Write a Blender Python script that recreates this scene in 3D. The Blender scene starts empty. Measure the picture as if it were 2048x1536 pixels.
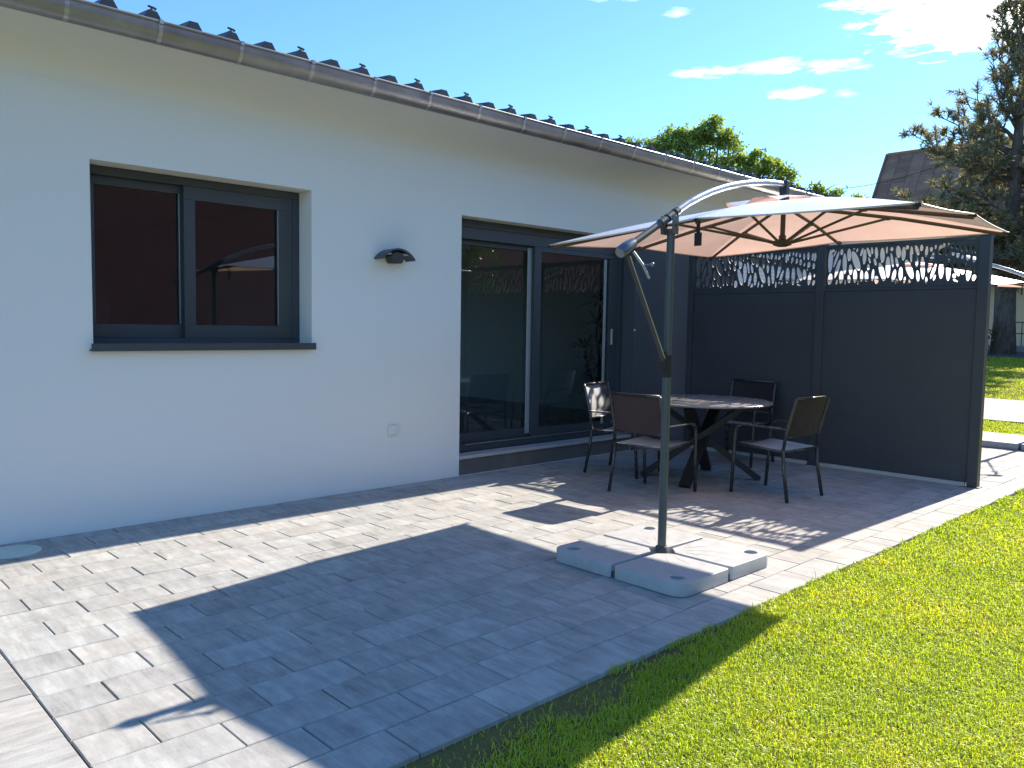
import bpy, bmesh, math, random
import numpy as np
from mathutils import Vector, Matrix, noise as mnoise

scene = bpy.context.scene
COL = scene.collection
R_ = math.radians

# ---------------------------------------------------------------- camera
CAM = Vector((0.0, -5.948, 1.45))
ROT = [[0.7240352430891921, -0.6895785911617085, 0.015947832962745868],
       [-0.037413447675777395, -0.06234861885171656, -0.9973529383624911],
       [0.688747559485902, 0.7215220137589127, -0.07094210994534286]]
cd = bpy.data.cameras.new('camera')
cam = bpy.data.objects.new('camera', cd)
COL.objects.link(cam)
m = Matrix.Identity(4)
for i in range(3):
    m[i][0] = ROT[0][i]
    m[i][1] = -ROT[1][i]
    m[i][2] = -ROT[2][i]
    m[i][3] = CAM[i]
cam.matrix_world = m
cd.sensor_width = 36.0
cd.lens = 36.0 * 1620.0 / 2048.0
cd.clip_start = 0.05
cd.clip_end = 2000.0
scene.camera = cam

# ---------------------------------------------------------------- light, sky, exposure
SUN_EL, SUN_AZ = 35.1, -0.7          # degrees; azimuth measured from +x (along the wall)
world = bpy.data.worlds.new('World')
scene.world = world
world.use_nodes = True
wn, wl = world.node_tree.nodes, world.node_tree.links
wn.clear()
w_out = wn.new('ShaderNodeOutputWorld')
w_bg = wn.new('ShaderNodeBackground')
w_bg.inputs['Strength'].default_value = 0.097
sky = wn.new('ShaderNodeTexSky')
sky.sky_type = 'NISHITA'
sky.sun_disc = False
sky.sun_elevation = R_(SUN_EL)
sky.sun_rotation = R_(90.0 - SUN_AZ)
sky.altitude = 200
sky.air_density = 1.0
sky.dust_density = 0.2
sky.ozone_density = 2.2

def wmath(op, a, b=None, clamp=False):
    n = wn.new('ShaderNodeMath'); n.operation = op; n.use_clamp = clamp
    for k, v in enumerate((a, b)):
        if v is None: continue
        if isinstance(v, (int, float)): n.inputs[k].default_value = v
        else: wl.new(v, n.inputs[k])
    return n.outputs[0]
tc = wn.new('ShaderNodeTexCoord')
sx = wn.new('ShaderNodeSeparateXYZ'); wl.new(tc.outputs['Generated'], sx.inputs[0])
az = wmath('MULTIPLY', wmath('ARCTAN2', sx.outputs[1], sx.outputs[0]), 57.2958)
el = wmath('MULTIPLY', wmath('ARCSINE', sx.outputs[2]), 57.2958)
cmb = wn.new('ShaderNodeCombineXYZ')
wl.new(wmath('MULTIPLY', az, 0.22), cmb.inputs[0]); wl.new(wmath('MULTIPLY', el, 0.9), cmb.inputs[1])
nz = wn.new('ShaderNodeTexNoise'); nz.inputs['Scale'].default_value = 2.4
nz.inputs['Detail'].default_value = 9; nz.inputs['Roughness'].default_value = 0.62
nz.inputs['Distortion'].default_value = 0.5
wl.new(cmb.outputs[0], nz.inputs['Vector'])
puff = wmath('MULTIPLY', wmath('SUBTRACT', nz.outputs['Fac'], 0.5), 3.4)
# every cloud: azimuth, elevation, half sizes in degrees, density
CLOUDS = [(14.6, 18.8, 7.0, 1.9, 1.8), (20.0, 20.2, 4.2, 0.9, 1.3), (12.0, 22.5, 9.0, 2.2, 1.3),
          (33.5, 16.75, 2.6, 0.36, 0.75), (29.2, 16.85, 2.6, 0.55, 0.85), (25.6, 16.55, 2.2, 0.42, 0.7),
          (27.8, 15.2, 2.0, 0.42, 0.85), (24.8, 14.95, 0.9, 0.3, 0.5), (39.5, 21.6, 3.2, 0.5, 0.6), (35.6, 20.4, 1.1, 0.35, 0.5),
          (-25, 26, 9, 2, .8), (-60, 22, 12, 2, .8), (75, 30, 9, 1.5, .7), (120, 24, 12, 2, .8), (170, 28, 14, 2, .8), (-120, 25, 12, 2, .8)]
tot = None
for (a0, e0, da, de, dens) in CLOUDS:
    u = wmath('DIVIDE', wmath('SUBTRACT', az, a0), da)
    v = wmath('DIVIDE', wmath('SUBTRACT', el, e0), de)
    r2 = wmath('ADD', wmath('MULTIPLY', u, u), wmath('MULTIPLY', v, v))
    g = wmath('ADD', wmath('SUBTRACT', 1.5 if da > 3.9 and 0 < a0 < 30 else 0.95, wmath('POWER', r2, 0.7)), puff)
    c = wmath('MULTIPLY', wmath('MULTIPLY', g, 0.6, True), dens)
    tot = c if tot is None else wmath('MAXIMUM', tot, c)
cm = wn.new('ShaderNodeMixRGB')
wl.new(wmath('MULTIPLY', tot, 0.95, True), cm.inputs[0])
tint = wn.new('ShaderNodeMixRGB'); tint.blend_type = 'MULTIPLY'; tint.inputs[0].default_value = 1.0
tint.inputs[2].default_value = (0.61, 0.91, 1.14, 1)      # the cool white balance of the picture
wl.new(sky.outputs[0], tint.inputs[1])
wl.new(tint.outputs[0], cm.inputs[1])
cm.inputs[2].default_value = (13.0, 13.2, 13.6, 1)
wl.new(cm.outputs[0], w_bg.inputs['Color'])
wl.new(w_bg.outputs[0], w_out.inputs[0])

sl = bpy.data.lights.new('sun', 'SUN')
sl.energy = 4.6
sl.angle = R_(0.53)
sl.color = (1.0, 0.89, 0.735)
sun = bpy.data.objects.new('sun', sl)
COL.objects.link(sun)
ce = math.cos(R_(SUN_EL))
sun_dir = Vector((ce * math.cos(R_(SUN_AZ)), ce * math.sin(R_(SUN_AZ)), math.sin(R_(SUN_EL))))
sun.rotation_euler = sun_dir.to_track_quat('Z', 'Y').to_euler()
sun.location = (20, -3, 20)

scene.view_settings.view_transform = 'Standard'
scene.view_settings.look = 'None'
scene.view_settings.gamma = 1.0
scene.view_settings.exposure = 1.30
scene.render.engine = 'CYCLES'
scene.cycles.use_denoising = True
scene.cycles.max_bounces = 8
scene.cycles.transparent_max_bounces = 12
scene.cycles.caustics_reflective = False
scene.cycles.caustics_refractive = False

# ---------------------------------------------------------------- helpers
class MB:
    """collects geometry; build() links it as one mesh object"""
    def __init__(s): s.v = []; s.f = []
    def add(s, vs, fs):
        o = len(s.v); s.v += [tuple(p) for p in vs]; s.f += [tuple(i + o for i in f) for f in fs]; return s
    def box(s, x0, x1, y0, y1, z0, z1):
        if x0 > x1: x0, x1 = x1, x0
        if y0 > y1: y0, y1 = y1, y0
        if z0 > z1: z0, z1 = z1, z0
        vs = [(x0, y0, z0), (x1, y0, z0), (x1, y1, z0), (x0, y1, z0), (x0, y0, z1), (x1, y0, z1), (x1, y1, z1), (x0, y1, z1)]
        return s.add(vs, [(3, 2, 1, 0), (4, 5, 6, 7), (0, 1, 5, 4), (1, 2, 6, 5), (2, 3, 7, 6), (3, 0, 4, 7)])
    def cbox(s, x0, x1, y0, y1, z0, z1, b=0.004):
        """box with chamfered edges"""
        bm = bmesh.new()
        bmesh.ops.create_cube(bm, size=1)
        for v in bm.verts:
            v.co = ((x0 + x1) / 2 + v.co.x * (x1 - x0), (y0 + y1) / 2 + v.co.y * (y1 - y0), (z0 + z1) / 2 + v.co.z * (z1 - z0))
        bmesh.ops.bevel(bm, geom=list(bm.edges), offset=b, segments=2, profile=0.5, affect='EDGES')
        bm.verts.ensure_lookup_table()
        s.add([v.co[:] for v in bm.verts], [[v.index for v in f.verts] for f in bm.faces]); bm.free(); return s
    def bar(s, p, q, w, h, up=(0, 0, 1)):
        p, q = Vector(p), Vector(q); d = (q - p).normalized(); up = Vector(up)
        if abs(d.dot(up)) > 0.99: up = Vector((1, 0, 0))
        a = d.cross(up).normalized(); b = a.cross(d).normalized()
        vs = [c + a * (i * w / 2) + b * (j * h / 2) for c in (p, q) for i, j in ((-1, -1), (1, -1), (1, 1), (-1, 1))]
        return s.add(vs, [(0, 1, 2, 3), (7, 6, 5, 4), (0, 4, 5, 1), (1, 5, 6, 2), (2, 6, 7, 3), (3, 7, 4, 0)])
    def tube(s, pts, rad, n=10, caps=True, flat=1.0):
        pts = [Vector(p) for p in pts]
        rads = rad if isinstance(rad, (list, tuple)) else [rad] * len(pts)
        d0 = (pts[1] - pts[0]).normalized()
        ref = Vector((0, 0, 1)) if abs(d0.z) < 0.9 else Vector((1, 0, 0))
        a = d0.cross(ref).normalized(); vs = []; fs = []
        for i, p in enumerate(pts):
            d = (pts[min(i + 1, len(pts) - 1)] - pts[max(i - 1, 0)]).normalized()
            a = (a - d * a.dot(d)).normalized(); b = d.cross(a)
            for k in range(n):
                t = 2 * math.pi * k / n
                vs.append(p + (a * math.cos(t) + b * (math.sin(t) * flat)) * rads[i])
        for i in range(len(pts) - 1):
            for k in range(n):
                fs.append((i * n + k, i * n + (k + 1) % n, (i + 1) * n + (k + 1) % n, (i + 1) * n + k))
        if caps:
            fs.append(tuple(range(n - 1, -1, -1))); o = (len(pts) - 1) * n; fs.append(tuple(o + k for k in range(n)))
        return s.add(vs, fs)
    def lathe(s, prof, n=24, c=(0, 0, 0)):
        vs = []; fs = []
        for (r, z) in prof:
            for k in range(n):
                t = 2 * math.pi * k / n; vs.append((c[0] + r * math.cos(t), c[1] + r * math.sin(t), c[2] + z))
        for i in range(len(prof) - 1):
            for k in range(n):
                fs.append((i * n + k, i * n + (k + 1) % n, (i + 1) * n + (k + 1) % n, (i + 1) * n + k))
        fs.append(tuple(range(n - 1, -1, -1))); o = (len(prof) - 1) * n; fs.append(tuple(o + k for k in range(n)))
        return s.add(vs, fs)
    def build(s, name, mat, parent=None, smooth=False, loc=None):
        me = bpy.data.meshes.new(name); me.from_pydata(s.v, [], s.f); me.update()
        if smooth: me.shade_smooth()
        return mobj(name, me, mat, parent, loc)

def mobj(name, me, mat, parent=None, loc=None):
    o = bpy.data.objects.new(name, me); COL.objects.link(o)
    if mat is not None and not me.materials: me.materials.append(mat)
    if parent is not None: o.parent = parent
    if loc is not None: o.location = loc
    return o

def sharp(o, ang=35):
    """smooth shading with hard edges above an angle"""
    me = o.data
    bm = bmesh.new(); bm.from_mesh(me)
    for f in bm.faces: f.smooth = True
    for e in bm.edges:
        e.smooth = not (len(e.link_faces) != 2 or e.calc_face_angle(0) > R_(ang))
    bm.to_mesh(me); bm.free(); return o

def tag(o, label=None, cat=None, group=None, kind=None):
    if label: o['label'] = label
    if cat: o['category'] = cat
    if group: o['group'] = group
    if kind: o['kind'] = kind
    return o

def thing(name, label, cat, loc=(0, 0, 0), rz=0.0, group=None):
    o = bpy.data.objects.new(name, None); COL.objects.link(o)
    o.location = loc; o.rotation_euler = (0, 0, rz); o.empty_display_size = 0.2
    return tag(o, label, cat, group)

def copy_tree(o, parent=None):
    c = o.copy(); COL.objects.link(c); c.parent = parent
    for ch in o.children: copy_tree(ch, c)
    return c

def curve_plate(name, outer, holes, thick, mat, parent=None, bevel=0.0, loc=None, rot=None):
    """flat plate with real holes, filled from 2D splines"""
    cu = bpy.data.curves.new(name, 'CURVE'); cu.dimensions = '2D'; cu.fill_mode = 'BOTH'
    cu.extrude = max(thick / 2 - bevel, 0.0); cu.bevel_depth = bevel; cu.bevel_resolution = 2
    if bevel: cu.offset = -bevel
    for poly in [outer] + holes:
        sp = cu.splines.new('POLY'); sp.points.add(len(poly) - 1); sp.use_cyclic_u = True
        for p, q in zip(sp.points, poly): p.co = (q[0], q[1], 0, 1)
    tmp = bpy.data.objects.new('tmp', cu); COL.objects.link(tmp)
    dg = bpy.context.evaluated_depsgraph_get()
    me = bpy.data.meshes.new_from_object(tmp.evaluated_get(dg))
    bpy.data.objects.remove(tmp); bpy.data.curves.remove(cu)
    me.name = name; me.materials.clear()
    if rot is not None: me.transform(rot)
    o = mobj(name, me, mat, parent, loc)
    return o

# ---------------------------------------------------------------- materials
def nt(name):
    m = bpy.data.materials.new(name); m.use_nodes = True
    n = m.node_tree.nodes; l = m.node_tree.links
    return m, n, l, n['Principled BSDF']

def rgba(c): return (c[0], c[1], c[2], 1.0)

def ramp(n, l, fac, stops):
    r = n.new('ShaderNodeValToRGB'); l.new(fac, r.inputs[0])
    e = r.color_ramp.elements
    while len(e) < len(stops): e.new(0.5)
    for i, (p, c) in enumerate(stops): e[i].position = p; e[i].color = rgba(c)
    return r.outputs[0]

def noisetex(n, l, vec, scale, detail=4, rough=0.55, dist=0.0):
    t = n.new('ShaderNodeTexNoise'); t.inputs['Scale'].default_value = scale
    t.inputs['Detail'].default_value = detail; t.inputs['Roughness'].default_value = rough
    t.inputs['Distortion'].default_value = dist
    if vec is not None: l.new(vec, t.inputs['Vector'])
    return t.outputs['Fac']

def mapping(n, l, vec, sc=(1, 1, 1), loc=(0, 0, 0)):
    mp = n.new('ShaderNodeMapping'); l.new(vec, mp.inputs[0])
    mp.inputs['Scale'].default_value = sc; mp.inputs['Location'].default_value = loc
    return mp.outputs[0]

def bump(n, l, h, strength, dist=0.01, normal=None):
    b = n.new('ShaderNodeBump'); b.inputs['Strength'].default_value = strength; b.inputs['Distance'].default_value = dist
    l.new(h, b.inputs['Height'])
    if normal is not None: l.new(normal, b.inputs['Normal'])
    return b.outputs[0]

def basic(name, c, rough=0.5, metal=0.0, var=0.12, scale=6.0, bump_s=0.0, bump_scale=120.0, spec=0.5, sheen=None):
    m, n, l, p = nt(name)
    g = n.new('ShaderNodeNewGeometry')
    f = noisetex(n, l, g.outputs['Position'], scale, 5, 0.6)
    lo = [x * (1 - var) for x in c]; hi = [min(1, x * (1 + var)) for x in c]
    l.new(ramp(n, l, f, [(0.3, lo), (0.7, hi)]), p.inputs['Base Color'])
    p.inputs['Metallic'].default_value = metal
    rr = n.new('ShaderNodeMapRange'); l.new(f, rr.inputs[0])
    rr.inputs[1].default_value = 0.3; rr.inputs[2].default_value = 0.7
    rr.inputs[3].default_value = max(0.02, rough - 0.06); rr.inputs[4].default_value = min(1, rough + 0.06)
    l.new(rr.outputs[0], p.inputs['Roughness'])
    p.inputs['Specular IOR Level'].default_value = spec
    if bump_s:
        f2 = noisetex(n, l, g.outputs['Position'], bump_scale, 3, 0.6)
        l.new(bump(n, l, f2, bump_s, 0.004), p.inputs['Normal'])
    return m

def mat_render():
    m, n, l, p = nt('white_render')
    g = n.new('ShaderNodeNewGeometry'); pos = g.outputs['Position']
    f = noisetex(n, l, pos, 0.9, 5, 0.6)
    f3 = noisetex(n, l, mapping(n, l, pos, (2.2, 1, 0.35)), 2.0, 6, 0.65)
    mx = n.new('ShaderNodeMath'); mx.operation = 'ADD'; l.new(f, mx.inputs[0]); l.new(f3, mx.inputs[1])
    l.new(ramp(n, l, mx.outputs[0], [(0.35, (0.73, 0.725, 0.70)), (0.65, (0.80, 0.795, 0.775))]), p.inputs['Base Color'])
    p.inputs['Roughness'].default_value = 0.9; p.inputs['Specular IOR Level'].default_value = 0.2
    a = noisetex(n, l, pos, 330.0, 3, 0.7); 
    l.new(bump(n, l, a, 0.7, 0.004), p.inputs['Normal'])
    return m

def mat_paver(name, island=False, along_x=False):
    m, n, l, p = nt(name)
    g = n.new('ShaderNodeNewGeometry'); pos = g.outputs['Position']
    if island: rnd = g.outputs['Random Per Island']
    else:
        oi = n.new('ShaderNodeObjectInfo'); rnd = oi.outputs['Random']
    off = n.new('ShaderNodeVectorMath'); off.operation = 'SCALE'; off.inputs[0].default_value = (31.0, 17.0, 53.0); l.new(rnd, off.inputs['Scale'])
    ad = n.new('ShaderNodeVectorMath'); ad.operation = 'ADD'; l.new(pos, ad.inputs[0]); l.new(off.outputs[0], ad.inputs[1])
    v = ad.outputs[0]
    streak = noisetex(n, l, mapping(n, l, v, (1.6, 10, 1) if along_x else (10, 1.6, 1)), 2.2, 7, 0.68, 0.4)
    blot = noisetex(n, l, v, 5.0, 5, 0.6)
    fine = noisetex(n, l, pos, 170.0, 3, 0.7)
    s = n.new('ShaderNodeMath'); s.operation = 'MULTIPLY_ADD'; l.new(streak, s.inputs[0]); s.inputs[1].default_value = 0.62
    b2 = n.new('ShaderNodeMath'); b2.operation = 'MULTIPLY'; l.new(blot, b2.inputs[0]); b2.inputs[1].default_value = 0.45
    l.new(b2.outputs[0], s.inputs[2])
    r2 = n.new('ShaderNodeMath'); r2.operation = 'MULTIPLY_ADD'; l.new(rnd, r2.inputs[0]); r2.inputs[1].default_value = 0.09; r2.inputs[2].default_value = -0.045
    s2 = n.new('ShaderNodeMath'); s2.operation = 'ADD'; l.new(s.outputs[0], s2.inputs[0]); l.new(r2.outputs[0], s2.inputs[1])
    col = ramp(n, l, s2.outputs[0], [(0.33, (0.205, 0.203, 0.199)), (0.455, (0.305, 0.304, 0.298)), (0.55, (0.358, 0.359, 0.352)), (0.67, (0.45, 0.453, 0.445))])
    # each stone leans a little to warm or to cool
    hs = n.new('ShaderNodeMixRGB'); hs.blend_type = 'MULTIPLY'; hs.inputs[0].default_value = 1.0
    w2 = n.new('ShaderNodeMath'); w2.operation = 'FRACT'
    w1 = n.new('ShaderNodeMath'); w1.operation = 'MULTIPLY'; l.new(rnd, w1.inputs[0]); w1.inputs[1].default_value = 7.31; l.new(w1.outputs[0], w2.inputs[0])
    l.new(ramp(n, l, w2.outputs[0], [(0.0, (1.02, 0.997, 0.98)), (0.5, (1.0, 1.0, 1.0)), (1.0, (0.985, 1.0, 1.01))]), hs.inputs[2])
    l.new(col, hs.inputs[1])
    fm = n.new('ShaderNodeMixRGB'); fm.blend_type = 'MULTIPLY'; fm.inputs[0].default_value = 1.0
    l.new(hs.outputs[0], fm.inputs[1]); l.new(ramp(n, l, fine, [(0.3, (0.86, 0.86, 0.86)), (0.7, (1.08, 1.08, 1.08))]), fm.inputs[2])
    l.new(fm.outputs[0], p.inputs['Base Color'])
    p.inputs['Roughness'].default_value = 0.78; p.inputs['Specular IOR Level'].default_value = 0.35
    hgt = n.new('ShaderNodeMath'); hgt.operation = 'ADD'; l.new(fine, hgt.inputs[0]); l.new(blot, hgt.inputs[1])
    l.new(bump(n, l, hgt.outputs[0], 0.35, 0.002), p.inputs['Normal'])
    return m

def mat_glass(name, tint=(0.80, 0.86, 0.87), boost=2.5):
    m, n, l, p = nt(name); n.remove(p); out = n['Material Output']
    tr = n.new('ShaderNodeBsdfTransparent'); tr.inputs[0].default_value = rgba(tint)
    gl = n.new('ShaderNodeBsdfGlossy'); gl.inputs['Roughness'].default_value = 0.0; gl.inputs[0].default_value = (1, 1, 1, 1)
    fr = n.new('ShaderNodeFresnel'); fr.inputs[0].default_value = 1.52
    mu = n.new('ShaderNodeMath'); mu.operation = 'MULTIPLY'; mu.use_clamp = True; l.new(fr.outputs[0], mu.inputs[0]); mu.inputs[1].default_value = boost
    mx = n.new('ShaderNodeMixShader'); l.new(mu.outputs[0], mx.inputs[0]); l.new(tr.outputs[0], mx.inputs[1]); l.new(gl.outputs[0], mx.inputs[2])
    l.new(mx.outputs[0], out.inputs[0]); return m

def mat_leaf(name, stops, trans=0.5, tcol=(1.0, 1.0, 0.6), rough=0.5, mul=1.0, patch=None, gloss=0.06):
    """thin leaf: diffuse plus light passing through, colour by island"""
    m, n, l, p = nt(name); n.remove(p); out = n['Material Output']
    g = n.new('ShaderNodeNewGeometry')
    fac = g.outputs['Random Per Island']
    if patch:
        nf = noisetex(n, l, g.outputs['Position'], patch, 4, 0.6)
        a = n.new('ShaderNodeMath'); a.operation = 'MULTIPLY_ADD'; l.new(fac, a.inputs[0]); a.inputs[1].default_value = 0.5
        b = n.new('ShaderNodeMath'); b.operation = 'MULTIPLY_ADD'; l.new(nf, b.inputs[0]); b.inputs[1].default_value = 1.4; b.inputs[2].default_value = -0.45
        l.new(b.outputs[0], a.inputs[2]); fac = a.outputs[0]
    col = ramp(n, l, fac, stops)
    df = n.new('ShaderNodeBsdfDiffuse'); l.new(col, df.inputs[0])
    tm = n.new('ShaderNodeMixRGB'); tm.blend_type = 'MULTIPLY'; tm.inputs[0].default_value = 1.0
    l.new(col, tm.inputs[1]); tm.inputs[2].default_value = (tcol[0] * mul, tcol[1] * mul, tcol[2] * mul, 1)
    ts = n.new('ShaderNodeBsdfTranslucent'); l.new(tm.outputs[0], ts.inputs[0])
    mx = n.new('ShaderNodeMixShader'); mx.inputs[0].default_value = trans
    l.new(df.outputs[0], mx.inputs[1]); l.new(ts.outputs[0], mx.inputs[2])
    gs = n.new('ShaderNodeBsdfGlossy'); gs.inputs['Roughness'].default_value = rough
    m2 = n.new('ShaderNodeMixShader'); m2.inputs[0].default_value = gloss
    l.new(mx.outputs[0], m2.inputs[1]); l.new(gs.outputs[0], m2.inputs[2])
    l.new(m2.outputs[0], out.inputs[0]); return m

def mat_fabric(name, dif, tra, trans, weave=900.0, gloss=0.0):
    m, n, l, p = nt(name); n.remove(p); out = n['Material Output']
    g = n.new('ShaderNodeNewGeometry')
    f = noisetex(n, l, g.outputs['Position'], 3.0, 5, 0.6)
    f2 = noisetex(n, l, mapping(n, l, g.outputs['Position'], (1, 1, 1)), weave, 2, 0.5)
    df = n.new('ShaderNodeBsdfDiffuse'); l.new(ramp(n, l, f, [(0.3, [x * 0.93 for x in dif]), (0.7, [min(1, x * 1.05) for x in dif])]), df.inputs[0])
    ts = n.new('ShaderNodeBsdfTranslucent'); l.new(ramp(n, l, f, [(0.3, [x * 0.92 for x in tra]), (0.7, [x * 1.06 for x in tra])]), ts.inputs[0])
    nb = bump(n, l, f2, 0.3, 0.001); l.new(nb, df.inputs['Normal'])
    mx = n.new('ShaderNodeMixShader'); mx.inputs[0].default_value = trans
    l.new(df.outputs[0], mx.inputs[1]); l.new(ts.outputs[0], mx.inputs[2])
    last = mx
    if gloss:
        gs = n.new('ShaderNodeBsdfGlossy'); gs.inputs['Roughness'].default_value = 0.45
        fr = n.new('ShaderNodeFresnel'); fr.inputs[0].default_value = 1.45 if gloss > .08 else 1.18
        m2 = n.new('ShaderNodeMixShader'); l.new(fr.outputs[0], m2.inputs[0]); l.new(mx.outputs[0], m2.inputs[1]); l.new(gs.outputs[0], m2.inputs[2]); last = m2
    l.new(last.outputs[0], out.inputs[0]); return m

def mat_ground():
    m, n, l, p = nt('soil_and_turf')
    g = n.new('ShaderNodeNewGeometry'); pos = g.outputs['Position']
    a = noisetex(n, l, pos, 1.1, 6, 0.65); b = noisetex(n, l, pos, 45.0, 4, 0.7)
    s = n.new('ShaderNodeMath'); s.operation = 'MULTIPLY_ADD'; l.new(b, s.inputs[0]); s.inputs[1].default_value = 0.5; l.new(a, s.inputs[2])
    l.new(ramp(n, l, s.outputs[0], [(0.5, (0.10, 0.08, 0.05)), (0.75, (0.155, 0.14, 0.055)), (0.98, (0.19, 0.21, 0.04))]), p.inputs['Base Color'])
    p.inputs['Roughness'].default_value = 1.0; p.inputs['Specular IOR Level'].default_value = 0.1
    l.new(bump(n, l, b, 0.8, 0.02), p.inputs['Normal'])
    return m

def mat_tiles(name, c0, c1, sx_, sy_, mort=(0.1, 0.1, 0.1)):
    """far paving: brick pattern on world x, y"""
    m, n, l, p = nt(name)
    g = n.new('ShaderNodeNewGeometry'); pos = g.outputs['Position']
    b = n.new('ShaderNodeTexBrick'); l.new(pos, b.inputs['Vector']); b.inputs['Scale'].default_value = 1.0
    b.inputs['Brick Width'].default_value = sx_; b.inputs['Row Height'].default_value = sy_; b.inputs['Mortar Size'].default_value = 0.006
    b.inputs['Color1'].default_value = rgba(c0); b.inputs['Color2'].default_value = rgba(c1); b.inputs['Mortar'].default_value = rgba(mort)
    f = noisetex(n, l, pos, 3.0, 5, 0.6)
    mx = n.new('ShaderNodeMixRGB'); mx.blend_type = 'MULTIPLY'; mx.inputs[0].default_value = 1
    l.new(b.outputs[0], mx.inputs[1]); l.new(ramp(n, l, f, [(0.3, (0.85, 0.85, 0.85)), (0.7, (1.1, 1.1, 1.1))]), mx.inputs[2])
    l.new(mx.outputs[0], p.inputs['Base Color']); p.inputs['Roughness'].default_value = 0.85
    return m

def mat_bark(name, c0, c1):
    m, n, l, p = nt(name)
    g = n.new('ShaderNodeNewGeometry'); pos = g.outputs['Position']
    f = noisetex(n, l, mapping(n, l, pos, (6, 6, 1.4)), 2.0, 7, 0.7, 0.6)
    l.new(ramp(n, l, f, [(0.35, c0), (0.65, c1)]), p.inputs['Base Color']); p.inputs['Roughness'].default_value = 0.95
    l.new(bump(n, l, f, 0.9, 0.05), p.inputs['Normal']); return m

M = {}
M['render'] = mat_render()
M['anth'] = basic('anthracite_paint', (0.046, 0.057, 0.070), 0.42, 0, 0.08, 3, 0.05, 500)
M['anth_wall'] = basic('anthracite_render', (0.085, 0.092, 0.108), 0.85, 0, 0.06, 3, 0.3, 300, 0.2)
M['screen'] = basic('screen_panel', (0.052, 0.055, 0.063), 0.5, 0, 0.10, 2, 0.12, 400, 0.4)
M['stile'] = basic('pale_gasket', (0.30, 0.34, 0.36), 0.4, 0, 0.05)
M['glass'] = mat_glass('window_glass')
M['zinc'] = basic('zinc_gutter', (0.30, 0.293, 0.29), 0.42, 0.75, 0.16, 5)
M['galv'] = basic('galvanised_clip', (0.45, 0.445, 0.43), 0.4, 0.75, 0.10, 30)
M['roof'] = basic('roof_sheet', (0.075, 0.08, 0.09), 0.45, 0.3, 0.12, 3)
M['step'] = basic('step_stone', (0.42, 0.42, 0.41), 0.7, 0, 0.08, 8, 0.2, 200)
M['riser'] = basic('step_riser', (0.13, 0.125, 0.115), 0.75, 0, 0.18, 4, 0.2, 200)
M['plastic'] = basic('white_plastic', (0.72, 0.72, 0.71), 0.4, 0, 0.03)
M['cover'] = basic('grey_green_plastic', (0.50, 0.58, 0.54), 0.5, 0, 0.1, 20)
M['lampbody'] = basic('lamp_body', (0.03, 0.033, 0.038), 0.4, 0, 0.1)
M['lens'] = basic('lamp_diffuser', (0.55, 0.55, 0.53), 0.3, 0, 0.03)
M['paver'] = mat_paver('concrete_paver')
M['paver_i'] = mat_paver('concrete_paver_field', island=True)
M['slab'] = mat_paver('concrete_border_slab', along_x=True)
M['bed'] = basic('joint_sand', (0.085, 0.075, 0.06), 1.0, 0, 0.3, 60, 0.5, 300, 0.1)
M['ground'] = mat_ground()
M['pole'] = basic('umbrella_pole', (0.075, 0.082, 0.088), 0.42, 0.1, 0.06, 8)
M['silver'] = basic('umbrella_arm', (0.40, 0.41, 0.42), 0.30, 0.6, 0.05, 8)
M['brown'] = basic('umbrella_collar', (0.030, 0.027, 0.027), 0.5, 0, 0.08, spec=0.25)
M['rib'] = basic('umbrella_rib', (0.060, 0.052, 0.048), 0.45, 0.1, 0.08)
M['chrome'] = basic('polished_cap', (0.16, 0.18, 0.21), 0.25, 0.6, 0.04)
M['canvas'] = mat_fabric('taupe_canvas', (0.93, 0.89, 0.88), (0.95, 0.60, 0.49), 0.40, 900.0, 0.1)
M['weight'] = basic('weight_plastic', (0.385, 0.395, 0.41), 0.55, 0, 0.09, 14, 0.2, 350)
M['cross'] = basic('cross_base_steel', (0.06, 0.065, 0.06), 0.5, 0.3, 0.15, 30)
M['frame'] = basic('chair_frame', (0.055, 0.057, 0.06), 0.28, 0.35, 0.06, 20)
M['sling'] = mat_fabric('textile_sling', (0.034, 0.029, 0.033), (0.05, 0.04, 0.05), 0.06, 1400, 0.05)
M['table'] = basic('table_top', (0.26, 0.255, 0.25), 0.26, 0, 0.08, 10)
M['bark'] = mat_bark('pine_bark', (0.07, 0.055, 0.045), (0.20, 0.165, 0.14))
M['bark2'] = mat_bark('grey_bark', (0.06, 0.05, 0.04), (0.16, 0.14, 0.11))
M['walnut'] = mat_leaf('walnut_leaf', [(0.0, (0.13, 0.20, 0.04)), (0.5, (0.22, 0.31, 0.06)), (1.0, (0.33, 0.40, 0.09))], 0.55, (1.5, 1.5, 0.8))
M['needle'] = mat_leaf('pine_needle', [(0.0, (0.13, 0.145, 0.085)), (0.55, (0.21, 0.215, 0.12)), (0.85, (0.30, 0.265, 0.16)), (1.0, (0.38, 0.29, 0.19))], 0.45, (1.2, 1.1, 0.7), 0.4)
M['shrubleaf'] = mat_leaf('shrub_leaf', [(0.0, (0.04, 0.075, 0.015)), (0.6, (0.08, 0.14, 0.025)), (1.0, (0.14, 0.2, 0.04))], 0.4, (1.3, 1.4, 0.7), 0.3)
M['plantleaf'] = mat_leaf('plant_leaf', [(0.0, (0.015, 0.03, 0.012)), (1.0, (0.035, 0.06, 0.02))], 0.2)
M['grass'] = mat_leaf('grass_blade', [(0.0, (0.26, 0.40, 0.02)), (0.35, (0.39, 0.53, 0.024)), (0.7, (0.52, 0.61, 0.028)), (0.95, (0.64, 0.63, 0.05)), (1.0, (0.68, 0.58, 0.15))], 0.5, (1.35, 1.3, 0.6), 0.4, patch=1.7, gloss=0.05)
M['rooftile'] = None
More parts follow.
